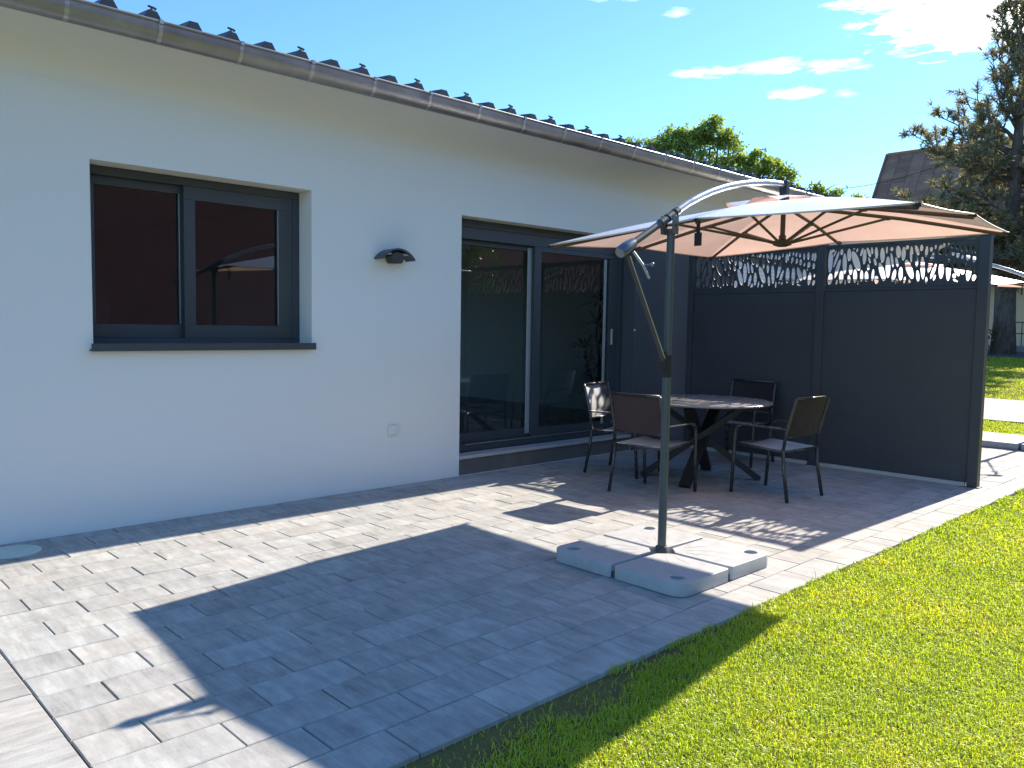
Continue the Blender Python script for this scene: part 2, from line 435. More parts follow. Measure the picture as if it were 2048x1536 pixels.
M['beige'] = basic('beige_render', (0.80, 0.60, 0.40), 0.9, 0, 0.08, 1.0, 0.2, 60)
M['redwall'] = basic('dark_red_render', (0.40, 0.155, 0.145), 0.9, 0, 0.10, 0.7, 0.2, 60)
M['timber'] = basic('dark_timber', (0.05, 0.042, 0.036), 0.8, 0, 0.2, 4, 0.3, 60)
M['white'] = basic('white_paint', (0.75, 0.75, 0.73), 0.6, 0, 0.04)
M['asphalt'] = basic('asphalt', (0.09, 0.09, 0.095), 0.95, 0, 0.2, 8, 0.4, 200)
M['concrete'] = basic('concrete', (0.34, 0.32, 0.29), 0.9, 0, 0.15, 4, 0.3, 80)
M['rust'] = basic('brown_railing', (0.13, 0.065, 0.045), 0.7, 0.2, 0.2, 20)
M['shutter'] = basic('shutter_slat', (0.78, 0.82, 0.86), 0.5, 0, 0.04)
M['iwall'] = basic('interior_wall', (0.56, 0.66, 0.74), 0.9, 0, 0.03, 1)
M['ifloor'] = basic('interior_floor', (0.10, 0.10, 0.10), 0.3, 0, 0.1, 5)
M['pot'] = basic('dark_pot', (0.05, 0.05, 0.055), 0.5, 0, 0.1)
M['path'] = mat_tiles('path_slabs', (0.43, 0.41, 0.385), (0.37, 0.355, 0.34), 0.42, 0.42, (0.2, 0.19, 0.17))
M['cable'] = basic('black_cable', (0.012, 0.012, 0.012), 0.95, spec=0.0)

# ---------------------------------------------------------------- terrain, road, path
def terrain_z(x):
    xs = [-400, 20, 30, 36, 60, 900]; zs = [-0.022, -0.022, 0.60, 0.90, 1.0, 1.0]
    return float(np.interp(x, xs, zs))
xs = [-400, -50, -10, 0, 10, 16, 20, 22, 24, 26, 28, 30, 33, 36, 45, 60, 200, 900]
ys = [-500, -60, -20, -8, -4, 0, 4, 8, 20, 60, 500]
gm = MB()
gm.v = [(x, y, terrain_z(x)) for x in xs for y in ys]
ny = len(ys)
gm.f = [(i * ny + j, (i + 1) * ny + j, (i + 1) * ny + j + 1, i * ny + j + 1) for i in range(len(xs) - 1) for j in range(ny - 1)]
lawn = tag(gm.build('lawn_ground', M['ground']), kind='structure')

def strip(name, mat, x0, x1, y0, y1, dz, n=8):
    s = MB()
    for k in range(n + 1):
        x = x0 + (x1 - x0) * k / n
        s.v += [(x, y0, terrain_z(x) + dz), (x, y1, terrain_z(x) + dz)]
    s.f = [(2 * k, 2 * k + 2, 2 * k + 3, 2 * k + 1) for k in range(n)]
    return tag(s.build(name, mat), kind='structure')
strip('path', M['path'], 15.3, 20.2, -30, 14, 0.026)
strip('road', M['asphalt'], 31.2, 34.0, -60, 60, 0.006)
kb = MB(); kb.box(34.0, 34.25, -60, 60, 0.55, terrain_z(34.2) + 0.14)
tag(kb.build('kerb', M['concrete']), kind='structure')

# ---------------------------------------------------------------- patio
ROW, LEN, JOINT = 0.2165, 0.415, 0.0045
Y_EDGE = -3.826
PX0, PX1 = 0.775, 13.4
pb = MB()
pb.box(0.36, PX1 - 0.003, Y_EDGE + 0.006, -0.002, -0.06, -0.009)
patio = tag(pb.build('patio', M['bed']), kind='structure')

def stone_mesh(name, lx, ly, seed):
    """concrete stone with chamfered, slightly uneven arrises, origin in the middle of its top"""
    rr = random.Random(seed); c = 0.0035; a, b = lx / 2, ly / 2
    j = lambda s: (rr.random() - 0.5) * s
    vs = []; 
    for (sx_, sy_) in ((-1, -1), (1, -1), (1, 1), (-1, 1)): vs.append((sx_ * a, sy_ * b, -0.05))
    for (sx_, sy_) in ((-1, -1), (1, -1), (1, 1), (-1, 1)): vs.append((sx_ * a + j(.002), sy_ * b + j(.002), -c + j(.001)))
    for (sx_, sy_) in ((-1, -1), (1, -1), (1, 1), (-1, 1)): vs.append((sx_ * (a - c) + j(.002), sy_ * (b - c) + j(.002), j(.0006)))
    fs = [(8, 9, 10, 11)]
    for k in range(4):
        q = (k + 1) % 4; fs += [(k, q, 4 + q, 4 + k), (4 + k, 4 + q, 8 + q, 8 + k)]
    me = bpy.data.meshes.new(name); me.from_pydata(vs, [], fs); me.update(); return me

rng = random.Random(5)
bounds = [-0.004, -0.145]
while bounds[-1] - ROW > Y_EDGE - 0.01: bounds.append(bounds[-1] - ROW)
spots = []
for r in range(len(bounds) - 1):
    y1, y0 = bounds[r], bounds[r + 1]
    ph = 0.172 if r % 2 == 0 else 0.172 + LEN / 2
    ks = np.arange(-3, 40) * LEN + ph
    cuts = [PX0] + [k for k in ks if PX0 + 0.06 < k < PX1 - 0.06] + [PX1]
    for a, b in zip(cuts[:-1], cuts[1:]):
        cx, cy = (a + b) / 2, (y0 + y1) / 2
        d = math.hypot(cx - CAM.x, cy - CAM.y)
        vis = (cx - CAM.x) * ROT[2][0] + (cy - CAM.y) * ROT[2][1] + (0 - CAM.z) * ROT[2][2]
        spots.append((d if vis > 1.2 else d + 50, cx, cy, b - a - JOINT, y1 - y0 - JOINT))
spots.sort()
cache = {}
for (d, cx, cy, lx, ly) in spots[:300]:
    key = (round(lx, 3), round(ly, 3), rng.randrange(5))
    if key not in cache: cache[key] = stone_mesh('paver', lx, ly, hash(key) % 9999)
    o = mobj('paver', cache[key], M['paver'], patio, (cx + rng.uniform(-.0008, .0008), cy + rng.uniform(-.0008, .0008), rng.uniform(-.0014, .0008)))
    o.rotation_euler = (rng.uniform(-.002, .002), rng.uniform(-.0015, .0015), rng.uniform(-.002, .002))
fld = MB()
for (d, cx, cy, lx, ly) in spots[300:]:
    me = stone_mesh('t', lx, ly, rng.randrange(9999)); dz = rng.uniform(-.0014, .0008)
    fld.add([(v.co.x + cx, v.co.y + cy, v.co.z + dz) for v in me.vertices], [tuple(p.vertices) for p in me.polygons])
    bpy.data.meshes.remove(me)
tag(fld.build('paver_field', M['paver_i'], patio), kind='stuff')
# border column of larger slabs at the left end
yy = -0.005; k = 0
while yy - 0.43 > -3.9:
    h = 0.433 if k else 0.30
    me = stone_mesh('border_slab', 0.398, h - JOINT, k)
    o = mobj('border_slab', me, M['slab'], patio, (PX0 - 0.203, yy - h / 2, rng.uniform(-.001, .001)))
    yy -= h; k += 1

# ---------------------------------------------------------------- house
house = thing('house', 'long white rendered bungalow with anthracite window frames and grey gutter', 'house', (0, 0, 0))
HX0, HX1, ZS = -4.0, 16.85, 3.225
opens = [(1.74, 3.40, 1.25, 2.523, 0.22), (4.987, 7.65, 0.0, 2.492, 0.2), (9.81, 11.75, 0.0, 2.492, 0.14)]
w = MB()
xb = sorted({HX0, HX1} | {o[0] for o in opens} | {o[1] for o in opens}); zb = sorted({-0.06, 0.0, 1.25, 2.492, 2.523, ZS + 0.05})
for a, b in zip(xb[:-1], xb[1:]):
    for c, d in zip(zb[:-1], zb[1:]):
        mx_, mz_ = (a + b) / 2, (c + d) / 2
        if any(o[0] < mx_ < o[1] and o[2] < mz_ < o[3] for o in opens): continue
        w.add([(a, 0, c), (b, 0, c), (b, 0, d), (a, 0, d)], [(0, 1, 2, 3)])
for (a, b, c, d, dep) in opens:
    w.add([(a, 0, c), (a, dep + .1, c), (a, dep + .1, d), (a, 0, d)], [(0, 1, 2, 3)])
    w.add([(b, 0, c), (b, 0, d), (b, dep + .1, d), (b, dep + .1, c)], [(0, 1, 2, 3)])
    w.add([(a, 0, d), (a, dep + .1, d), (b, dep + .1, d), (b, 0, d)], [(0, 1, 2, 3)])
    w.add([(a, 0, c), (b, 0, c), (b, dep + .1, c), (a, dep + .1, c)], [(0, 1, 2, 3)])
w.add([(HX1, 0, -.06), (HX1, 8, -.06), (HX1, 8, 4.0), (HX1, 0, ZS + .05)], [(0, 1, 2, 3)])
w.add([(HX0, 0, -.06), (HX0, 0, ZS + .05), (HX0, 8, 4.0), (HX0, 8, -.06)], [(0, 1, 2, 3)])
for (p, q, u, v) in ((HX0, .9, -.06, 4.0), (2.7, 4.9, -.06, 4.0), (7.75, HX1, -.06, 4.0), (.9, 2.7, 2.4, 4.0), (.9, 2.7, -.06, .24), (4.9, 7.75, 2.4, 4.0), (4.9, 7.75, -.06, .24)):  # unseen rear wall; its openings are added to let daylight into the rooms
    w.add([(p, 8, u), (p, 8, v), (q, 8, v), (q, 8, u)], [(0, 1, 2, 3)])
w.build('wall', M['render'], house)
dp = MB(); dp.box(7.642, 9.809, -0.006, 0.0025, 0.001, 2.490)
dp.build('wall_panel', M['anth_wall'], house)['label'] = 'anthracite painted strip of wall between the two patio doors'
rv = MB(); rv.box(7.644, 7.650, 0.003, 0.2, 0.19, 2.486); rv.build('door_reveal', M['anth_wall'], house)
so = MB(); NC = 14
for X in (HX0 - .3, HX1 + .45):
    for k in range(NC + 1):
        t = math.pi / 2 * k / NC; so.v.append((X, -0.456 + 0.455 * math.cos(t), 2.99 + (ZS - 2.99) * math.sin(t)))
so.f = [(k, k + 1, NC + 2 + k, NC + 1 + k) for k in range(NC)]
fa = MB(); fa.box(HX0 - .3, HX1 + .45, -0.475, -0.456, ZS - 0.004, ZS + 0.11); fa.build('fascia', M['render'], house)
so.build('soffit', M['render'], house, True)
# roof sheet with ribs
RX0, RX1, SL = HX0 - 0.3, HX1 + 0.45, math.tan(R_(6.0))
RZ = 3.372
def rz_(y): return RZ + (y + 0.47) * SL
rf = MB()
rf.add([(RX0, -0.49, rz_(-.49)), (RX1, -0.49, rz_(-.49)), (RX1, 8.4, rz_(8.4)), (RX0, 8.4, rz_(8.4))], [(0, 1, 2, 3)])
rf.add([(RX0, -0.485, rz_(-.49) - .03), (RX1, -0.485, rz_(-.49) - .03), (RX1, 8.4, rz_(8.4) - .06), (RX0, 8.4, rz_(8.4) - .06)], [(3, 2, 1, 0)])
roof = rf.build('roof', M['roof'], house)
def rib_mesh():
    b = MB(); pr = [(-.062, 0), (-.03, .052), (.026, .052), (.058, 0)]
    for yv in (-0.492, 8.39):
        b.v += [(p[0], yv, rz_(yv) + p[1] + .001) for p in pr]
    b.f = [(0, 4, 5, 1), (1, 5, 6, 2), (2, 6, 7, 3), (0, 1, 2, 3)]
    me = bpy.data.meshes.new('rib'); me.from_pydata(b.v, [], b.f); me.update(); return me
rib_me = rib_mesh()
hk = MB()
hk.tube([(0, -.45, RZ + .052), (0, -.45, RZ + .080)], .006, 6)
hk.lathe([(.024, 0), (.024, .006), (.016, .013)], 8, (0, -.45, RZ + .055))
hk.bar((-.022, -.45, RZ + .088), (.022, -.45, RZ + .082), .012, .010); hk.bar((.018, -.45, RZ + .068), (.03, -.45, RZ + .084), .012, .008)
hk_me = bpy.data.meshes.new('fixing_screw'); hk_me.from_pydata(hk.v, [], hk.f); hk_me.update()
x = 1.725 - 0.2645 * 12; k = -12
while x < RX1 - 0.1:
    mobj('rib', rib_me, M['roof'], roof, (x, 0, 0))
    if k % 2: mobj('fixing_screw', hk_me, M['cross'], roof, (x + .006, 0, 0))
    x += 0.2645; k += 1
# gutter
gt = MB(); prof = []
GY, GZ, GW, GD = -0.548, 3.343, 0.145, 0.118
for k in range(15):
    t = math.pi * k / 14; prof.append((GY + GW / 2 - math.cos(t) * GW / 2, GZ - math.sin(t) ** 0.8 * GD))
inner = [(GY + GW / 2 + (p[0] - GY - GW / 2) * 0.965, GZ - (GZ - p[1]) * 0.97) for p in prof]
full = prof + inner[::-1]
for X in (RX0 + .02, RX1 - .02): gt.v += [(X, p[0], p[1]) for p in full]
nf = len(full)
gt.f = [(k, (k + 1) % nf, nf + (k + 1) % nf, nf + k) for k in range(nf)]
gt.tube([(RX0 + .02, GY - .004, GZ + .002), (RX1 - .02, GY - .004, GZ + .002)], 0.0095, 8)
for X in (RX0 + .02, RX1 - .02): gt.add([(X, p[0], p[1]) for p in prof], [tuple(range(len(prof)))])
gutter = sharp(gt.build('gutter', M['zinc'], house), 50)
cl = MB()
for X in (-0.0125, 0.0125): cl.v += [(X + (0.012 if i > 8 else 0), GY + GW / 2 + (p[0] - GY - GW / 2) * 1.03, GZ - (GZ - p[1]) * 1.03 + .001) for i, p in enumerate(prof)]
cl.f = [(k, k + 1, 15 + k + 1, 15 + k) for k in range(14)]
cl.box(-.0125, .0125, GY - .016, GY - .002, GZ - .012, GZ + .0135)
cl_me = bpy.data.meshes.new('clip'); cl_me.from_pydata(cl.v, [], cl.f); cl_me.update()
x = 1.476 - 0.541 * 9
while x < RX1: mobj('clip', cl_me, M['galv'], gutter, (x, 0, 0)); x += 0.541
# seams between gutter lengths
for X in (5.93, 9.95):
    j = MB()
    for q in (X - .03, X + .03): j.v += [(q, GY + GW / 2 + (p[0] - GY - GW / 2) * 1.012, GZ - (GZ - p[1]) * 1.012) for p in prof]
    j.f = [(k, k + 1, 15 + k + 1, 15 + k) for k in range(14)]
    j.build('joint_sleeve', M['zinc'], gutter, True)

# window
win = MB()
def frame_ring(b, x0, x1, z0, z1, t, ya, yb, tb=None):
    tb = tb or t
    b.cbox(x0, x1, ya, yb, z1 - t, z1, .003); b.cbox(x0, x1, ya, yb, z0, z0 + tb, .003)
    b.cbox(x0, x0 + t, ya + .0007, yb - .0007, z0 + tb, z1 - t, .003); b.cbox(x1 - t, x1, ya + .0007, yb - .0007, z0 + tb, z1 - t, .003)
frame_ring(win, 1.742, 3.398, 1.262, 2.521, 0.058, 0.195, 0.285)
window = win.build('window', M['anth'], house)
def sash(parent, x0, x1, z0, z1, tl, tr, tt, tb, y, glassname='pane', name='sash', mat='anth'):
    b = MB()
    b.cbox(x0, x1, y, y + .05, z1 - tt, z1, .003); b.cbox(x0, x1, y, y + .05, z0, z0 + tb, .003)
    b.cbox(x0, x0 + tl, y + .0007, y + .0493, z0 + tb, z1 - tt, .003); b.cbox(x1 - tr, x1, y + .0007, y + .0493, z0 + tb, z1 - tt, .003)
    b.build(name, M[mat], parent)
    g = MB(); yg = y + .028
    g.add([(x0 + tl - .004, yg, z0 + tb - .004), (x1 - tr + .004, yg, z0 + tb - .004), (x1 - tr + .004, yg, z1 - tt + .004), (x0 + tl - .004, yg, z1 - tt + .004)], [(0, 1, 2, 3)])
    g.build(glassname, M['glass'], parent)
sash(window, 1.801, 2.49, 1.321, 2.462, .035, .06, .06, .10, .250)
sash(window, 2.445, 3.339, 1.321, 2.462, .085, .13, .10, .10, .199)
gk = MB(); gk.box(2.426, 2.431, .247, .255, 1.43, 2.40); gk.box(3.204, 3.209, .1965, .202, 1.43, 2.36); gk.build('gasket', M['stile'], window)
sl_ = MB(); sl_.cbox(1.7415, 3.3985, -0.045, 0.196, 1.252, 1.268, .003); sl_.cbox(1.715, 3.412, -0.052, -0.0455, 1.236, 1.290, .0015); sl_.cbox(1.715, 3.412, -0.045, -0.001, 1.237, 1.2505, .002)
sl_.build('sill', M['anth'], window)

# sliding door
dr = MB()
frame_ring(dr, 4.989, 7.643, 0.196, 2.490, 0.075, 0.165, 0.29)
dr.cbox(4.99, 7.64, 0.168, 0.20, 2.30, 2.414, .004)
door = dr.build('sliding_door', M['anth'], house)
sash(door, 5.066, 6.24, 0.272, 2.30, .045, .055, .05, .09, .232)
sash(door, 6.15, 7.566, 0.272, 2.30, .10, .17, .05, .085, .170)
st = MB(); st.cbox(6.095, 6.178, .222, .2315, .30, 2.285, .003); st.cbox(7.285, 7.330, .1655, .1695, .33, 2.24, .0015); st.build('gasket', M['stile'], door)
hd = MB(); hd.cbox(7.415, 7.445, .140, .1695, 1.25, 1.44, .006); hd.build('handle', M['galv'], door)
tk = MB(); tk.box(5.2, 7.5, .155, .164, .262, .270); tk.build('track', M['galv'], door)
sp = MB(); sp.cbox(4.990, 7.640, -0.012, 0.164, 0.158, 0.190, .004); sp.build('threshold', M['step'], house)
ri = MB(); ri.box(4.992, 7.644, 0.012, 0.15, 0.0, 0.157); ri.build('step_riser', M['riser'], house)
# neighbour's patio door with the shutter down
sh = MB(); nsl = 44
for k in range(nsl):
    z0 = 0.05 + k * 2.36 / nsl; z1 = z0 + 2.36 / nsl; sh.v += [(9.82, .115, z0), (11.74, .115, z0), (11.74, .10, (z0 + z1) / 2), (9.82, .10, (z0 + z1) / 2), (11.74, .115, z1 - .002), (9.82, .115, z1 - .002)]
    o = 6 * k; sh.f += [(o, o + 1, o + 2, o + 3), (o + 3, o + 2, o + 4, o + 5)]
sh.build('roller_shutter', M['shutter'], house)
shb = MB(); shb.box(9.812, 11.748, .09, .2, 2.41, 2.488); shb.build('shutter_box', M['anth'], house)
# rooms behind the glass
def room(x0, x1, y0, y1, z0, z1):
    b = MB()
    b.add([(x0, y0, z0), (x0, y1, z0), (x0, y1, z1), (x0, y0, z1)], [(0, 1, 2, 3)])
    b.add([(x1, y0, z0), (x1, y0, z1), (x1, y1, z1), (x1, y1, z0)], [(0, 1, 2, 3)])
    xa, xc = (x0 + .5, x0 + .55) if x0 < 4 else (x0 + .5, x0 + 2.2)  # gap added in the back wall, out of view, to brighten the interior
    for (p, q, u, v) in ((x0, xa, z0, z1), (xc, x1, z0, z1), (xa, xc, 2.4, z1), (xa, xc, z0, z0 + .05)):
        b.add([(p, y1, u), (q, y1, u), (q, y1, v), (p, y1, v)], [(0, 1, 2, 3)])
    b.add([(x0, y0, z1), (x0, y1, z1), (x1, y1, z1), (x1, y0, z1)], [(0, 1, 2, 3)])
    b.build('interior_wall', M['iwall'], house)
    f = MB(); f.box(x0, x1, y0, y1, z0 - .05, z0 + .001); f.build('interior_floor', M['ifloor'], house)
room(0.4, 4.3, 0.335, 7.9, 0.19, 2.75)
room(4.4, 9.35, 0.30, 7.9, 0.19, 2.75)

# things on the wall
lamp = thing('wall_lamp', 'anthracite arched wall lamp between the window and the sliding door', 'wall lamp', (4.175, 0, 2.0))
ar = MB(); n = 16; RA = 0.215
for yv in (-.135, 0.0):
    for rr_ in (RA, RA - .014):
        for k in range(n + 1):
            t = R_(35) + R_(110) * k / n; ar.v.append((rr_ * math.cos(t), yv, rr_ * math.sin(t) - .105))
q = n + 1
for k in range(n):
    ar.f += [(k, k + 1, 2 * q + k + 1, 2 * q + k), (q + k, 3 * q + k, 3 * q + k + 1, q + k + 1), (k, q + k, q + k + 1, k + 1), (2 * q + k, 2 * q + k + 1, 3 * q + k + 1, 3 * q + k)]
ar.f += [(0, 2 * q, 3 * q, q), (n, q + n, 3 * q + n, 2 * q + n)]
sharp(ar.build('shade', M['anth'], lamp))
bd = MB(); pp = [(-.062, .058), (-.072, .035), (-.045, -.018), (.035, -.018), (.066, .04), (.03, .072), (-.02, .078)]
bd.v = [(p[0], yv, p[1]) for yv in (-.125, -.02) for p in pp]; kk = len(pp)
bd.f = [tuple(range(kk)), tuple(range(2 * kk - 1, kk - 1, -1))] + [(k, kk + k, kk + (k + 1) % kk, (k + 1) % kk) for k in range(kk)]
bd.build('sensor_housing', M['lampbody'], lamp)
df = MB(); df.box(-.12, .12, -.10, -.001, .055, .068); df.build('diffuser', M['lens'], lamp)
sk = thing('wall_socket', 'small square white plastic socket cover low on the wall', 'socket', (4.203, 0, 0.507))
b = MB(); b.cbox(-.05, .05, -.022, .001, -.05, .05, .010); b.build('housing', M['plastic'], sk)
b = MB(); b.cbox(-.042, .042, -.030, -.0225, -.030, .042, .004); b.build('flap', M['plastic'], sk)
dn = MB(); dn.cbox(-.012, .012, -.006, .001, -.012, .012, .003)
tag(dn.build('bell_button', M['plastic'], None, loc=(7.655, -0.006, 1.43)), 'tiny pale button on the anthracite wall right of the door', 'button')
dc = thing('drain_cover', 'round grey green plastic drain cover beside the wall', 'drain cover', (1.19, -0.245, 0.0))
b = MB(); b.lathe([(.148, -.02), (.148, .006), (.140, .010), (.118, .010), (.116, .006)], 40); sharp(b.build('rim', M['cover'], dc))
b = MB(); b.lathe([(.1155, -.01), (.1155, .0075), (.11, .0095)], 40); b.box(-.008, .008, -.075, .075, .009, .0115); sharp(b.build('lid', M['cover'], dc))

# ---------------------------------------------------------------- privacy screen
SX = 8.42
scr = thing('privacy_screen', 'tall anthracite privacy screen with leaf cut-out top standing beside the table', 'privacy screen', (SX, 0, 0))
posts = [(-0.245, -0.315, 2.375), (-1.862, -1.952, 2.395), (-3.432, -3.525, 2.372)]
for (a, c, h) in posts:
    b = MB(); b.cbox(-.045, .045, c, a, 0.001, h - .012, .004); po = b.build('post', M['screen'], scr)
    b = MB(); b.cbox(-.047, .047, c - .002, a + .002, h - .0115, h, .003); b.build('cap', M['screen'], po)
    b = MB(); b.cbox(-.062, .062, c - .02, a + .02, 0.0005, 0.009, .002); b.build('foot_plate', M['screen'], po)
LEAVES = "0.004,0.982,-0.002,0.394,0.0468;0.034,1.013,0.031,0.915,0.0334;0.056,0.945,0.034,0.792,0.0166;0.077,0.934,0.04,0.532,0.024;0.088,0.723,0.052,0.243,0.035;0.095,1.014,0.098,0.831,0.0292;0.118,0.872,0.125,0.333,0.0409;0.149,1.003,0.156,0.668,0.0415;0.176,0.915,0.232,0.407,0.0588;0.186,1.004,0.188,0.956,0.0161;0.212,0.98,0.207,0.881,0.0178;0.251,0.981,0.236,0.78,0.0242;0.164,0.58,0.17,0.306,0.036;0.1,0.436,0.1,0.094,0.0439;0.02,0.369,0.007,0.076,0.0467;0.068,0.197,0.068,0.079,0.0203;0.131,0.19,0.132,0.073,0.0127;0.153,0.308,0.164,0.099,0.0307;0.199,0.455,0.204,0.106,0.0393;0.247,0.422,0.251,0.123,0.0318;0.226,0.147,0.229,0.064,0.0231;0.281,0.389,0.288,0.124,0.0367;0.264,0.945,0.264,0.564,0.0351;0.278,0.992,0.309,0.75,0.0261;0.312,0.995,0.32,0.812,0.0208;0.292,0.742,0.308,0.59,0.0174;0.294,0.566,0.295,0.409,0.0262;0.331,0.436,0.326,0.137,0.026;0.332,0.703,0.35,0.53,0.0241;0.343,0.989,0.351,0.69,0.0309;0.353,0.263,0.358,0.061,0.0395;0.386,0.959,0.394,0.587,0.0425;0.371,0.59,0.413,0.118,0.046;0.418,0.984,0.419,0.805,0.0186;0.451,0.962,0.455,0.861,0.0268;0.448,0.82,0.467,0.46,0.0234;0.428,0.74,0.435,0.2,0.0438;0.482,0.411,0.467,0.102,0.0334;0.492,1,0.505,0.684,0.0447;0.482,0.705,0.499,0.465,0.0249;0.493,0.162,0.496,0.057,0.0316;0.519,0.473,0.521,0.117,0.0363;0.533,0.95,0.534,0.617,0.0377;0.555,0.982,0.559,0.882,0.0293;0.551,0.635,0.601,0.161,0.052;0.551,0.218,0.545,0.056,0.018;0.578,0.138,0.582,0.055,0.0228;0.584,0.956,0.588,0.566,0.0308;0.609,0.971,0.635,0.723,0.0289;0.618,0.726,0.625,0.447,0.0273;0.629,0.364,0.639,0.085,0.0272;0.649,0.979,0.652,0.823,0.0271;0.658,0.688,0.669,0.143,0.0366;0.685,0.934,0.681,0.674,0.0268;0.69,0.198,0.691,0.038,0.019;0.729,0.777,0.701,0.303,0.0345;0.749,0.516,0.717,0.148,0.0281;0.747,0.242,0.736,0.105,0.0187;0.712,0.908,0.715,0.8,0.0251;0.74,0.957,0.74,0.856,0.0156;0.773,0.944,0.775,0.708,0.0401;0.781,0.576,0.783,0.141,0.0416;0.816,0.851,0.814,0.681,0.0259;0.826,0.608,0.828,0.086,0.0381;0.821,0.98,0.821,0.89,0.0167;0.848,0.804,0.854,0.674,0.0242;0.857,0.563,0.893,0.189,0.0406;0.86,0.253,0.868,0.146,0.0272;0.858,0.119,0.889,0.06,0.0136;0.88,0.778,0.881,0.619,0.027;0.91,0.683,0.909,0.584,0.0179;0.91,0.505,0.916,0.226,0.0387;0.955,0.419,0.948,0.074,0.0369;0.942,0.697,0.945,0.549,0.0325;0.98,0.661,0.982,0.503,0.0263;0.997,0.379,0.989,0.282,0.016;1.012,0.21,0.981,0.07,0.0291;0.903,0.928,0.908,0.763,0.0208;0.935,0.949,0.94,0.757,0.0251;0.971,0.926,0.97,0.731,0.0234;1.001,0.931,0.999,0.706,0.0261;0.871,0.939,0.876,0.829,0.0195;0.846,0.965,0.845,0.855,0.0212;0.791,0.993,0.795,0.875,0.0199;0.933,0.521,0.935,0.461,0.0104"
def leaf_poly(x0, y0, x1, y1, wd, n=9):
    cx, cy = (x0 + x1) / 2, (y0 + y1) / 2; ax, ay = (x1 - x0) / 2, (y1 - y0) / 2
    ln = math.hypot(ax, ay); nx, ny_ = -ay / ln, ax / ln; out = []
    for k in range(2 * n):
        t = math.pi * k / n; c, s = math.cos(t), math.sin(t); ws = math.copysign(abs(s) ** 1.05, s) * wd / 2 * 1.13
        out.append((cx + ax * c + nx * ws, cy + ay * c + ny_ * ws))
    return out
for (ya, yb) in ((posts[0][1], posts[1][0]), (posts[1][1], posts[2][0])):
    b = MB(); b.box(-.03, .03, yb + .022, ya - .022, 0.0005, 0.0365); b.build('bottom_strip', M['step'], scr)
    wd = ya - yb
    b = MB(); b.cbox(-.018, .018, yb + .001, ya - .001, 0.038, 1.872, .003); b.build('panel', M['screen'], scr)
    b = MB(); b.cbox(-.024, .024, yb + .001, ya - .001, 1.873, 1.898, .003); b.build('rail', M['screen'], scr)
    b = MB(); b.cbox(-.022, .022, yb + .001, ya - .001, 2.338, 2.362, .003); b.build('rail', M['screen'], scr)
    H0, H1 = 1.899, 2.337
    outer = [(0.002, H0), (wd - .002, H0), (wd - .002, H1), (0.002, H1)]
    holes = []
    for s in LEAVES.split(';'):
        a = [float(q) for q in s.split(',')]
        f = lambda u, lo, hi: min(max(u, lo), hi)
        X0, X1 = [0.022 + f(u, 0.014, .988) * (wd - .044) for u in (a[0], a[2])]
        Z0, Z1 = [1.917 + f(u, 0.02, .985) * .405 for u in (a[1], a[3])]
        holes.append(leaf_poly(X0, Z0, X1, Z1, a[4]))
    # plate local (u, v) -> world (x = 0, y = ya - u, z = v)
    rot = Matrix(((0, 0, 1, 0), (-1, 0, 0, ya), (0, 1, 0, 0), (0, 0, 0, 1)))
    curve_plate('lattice_panel', outer, holes, 0.006, M['screen'], scr, rot=rot)

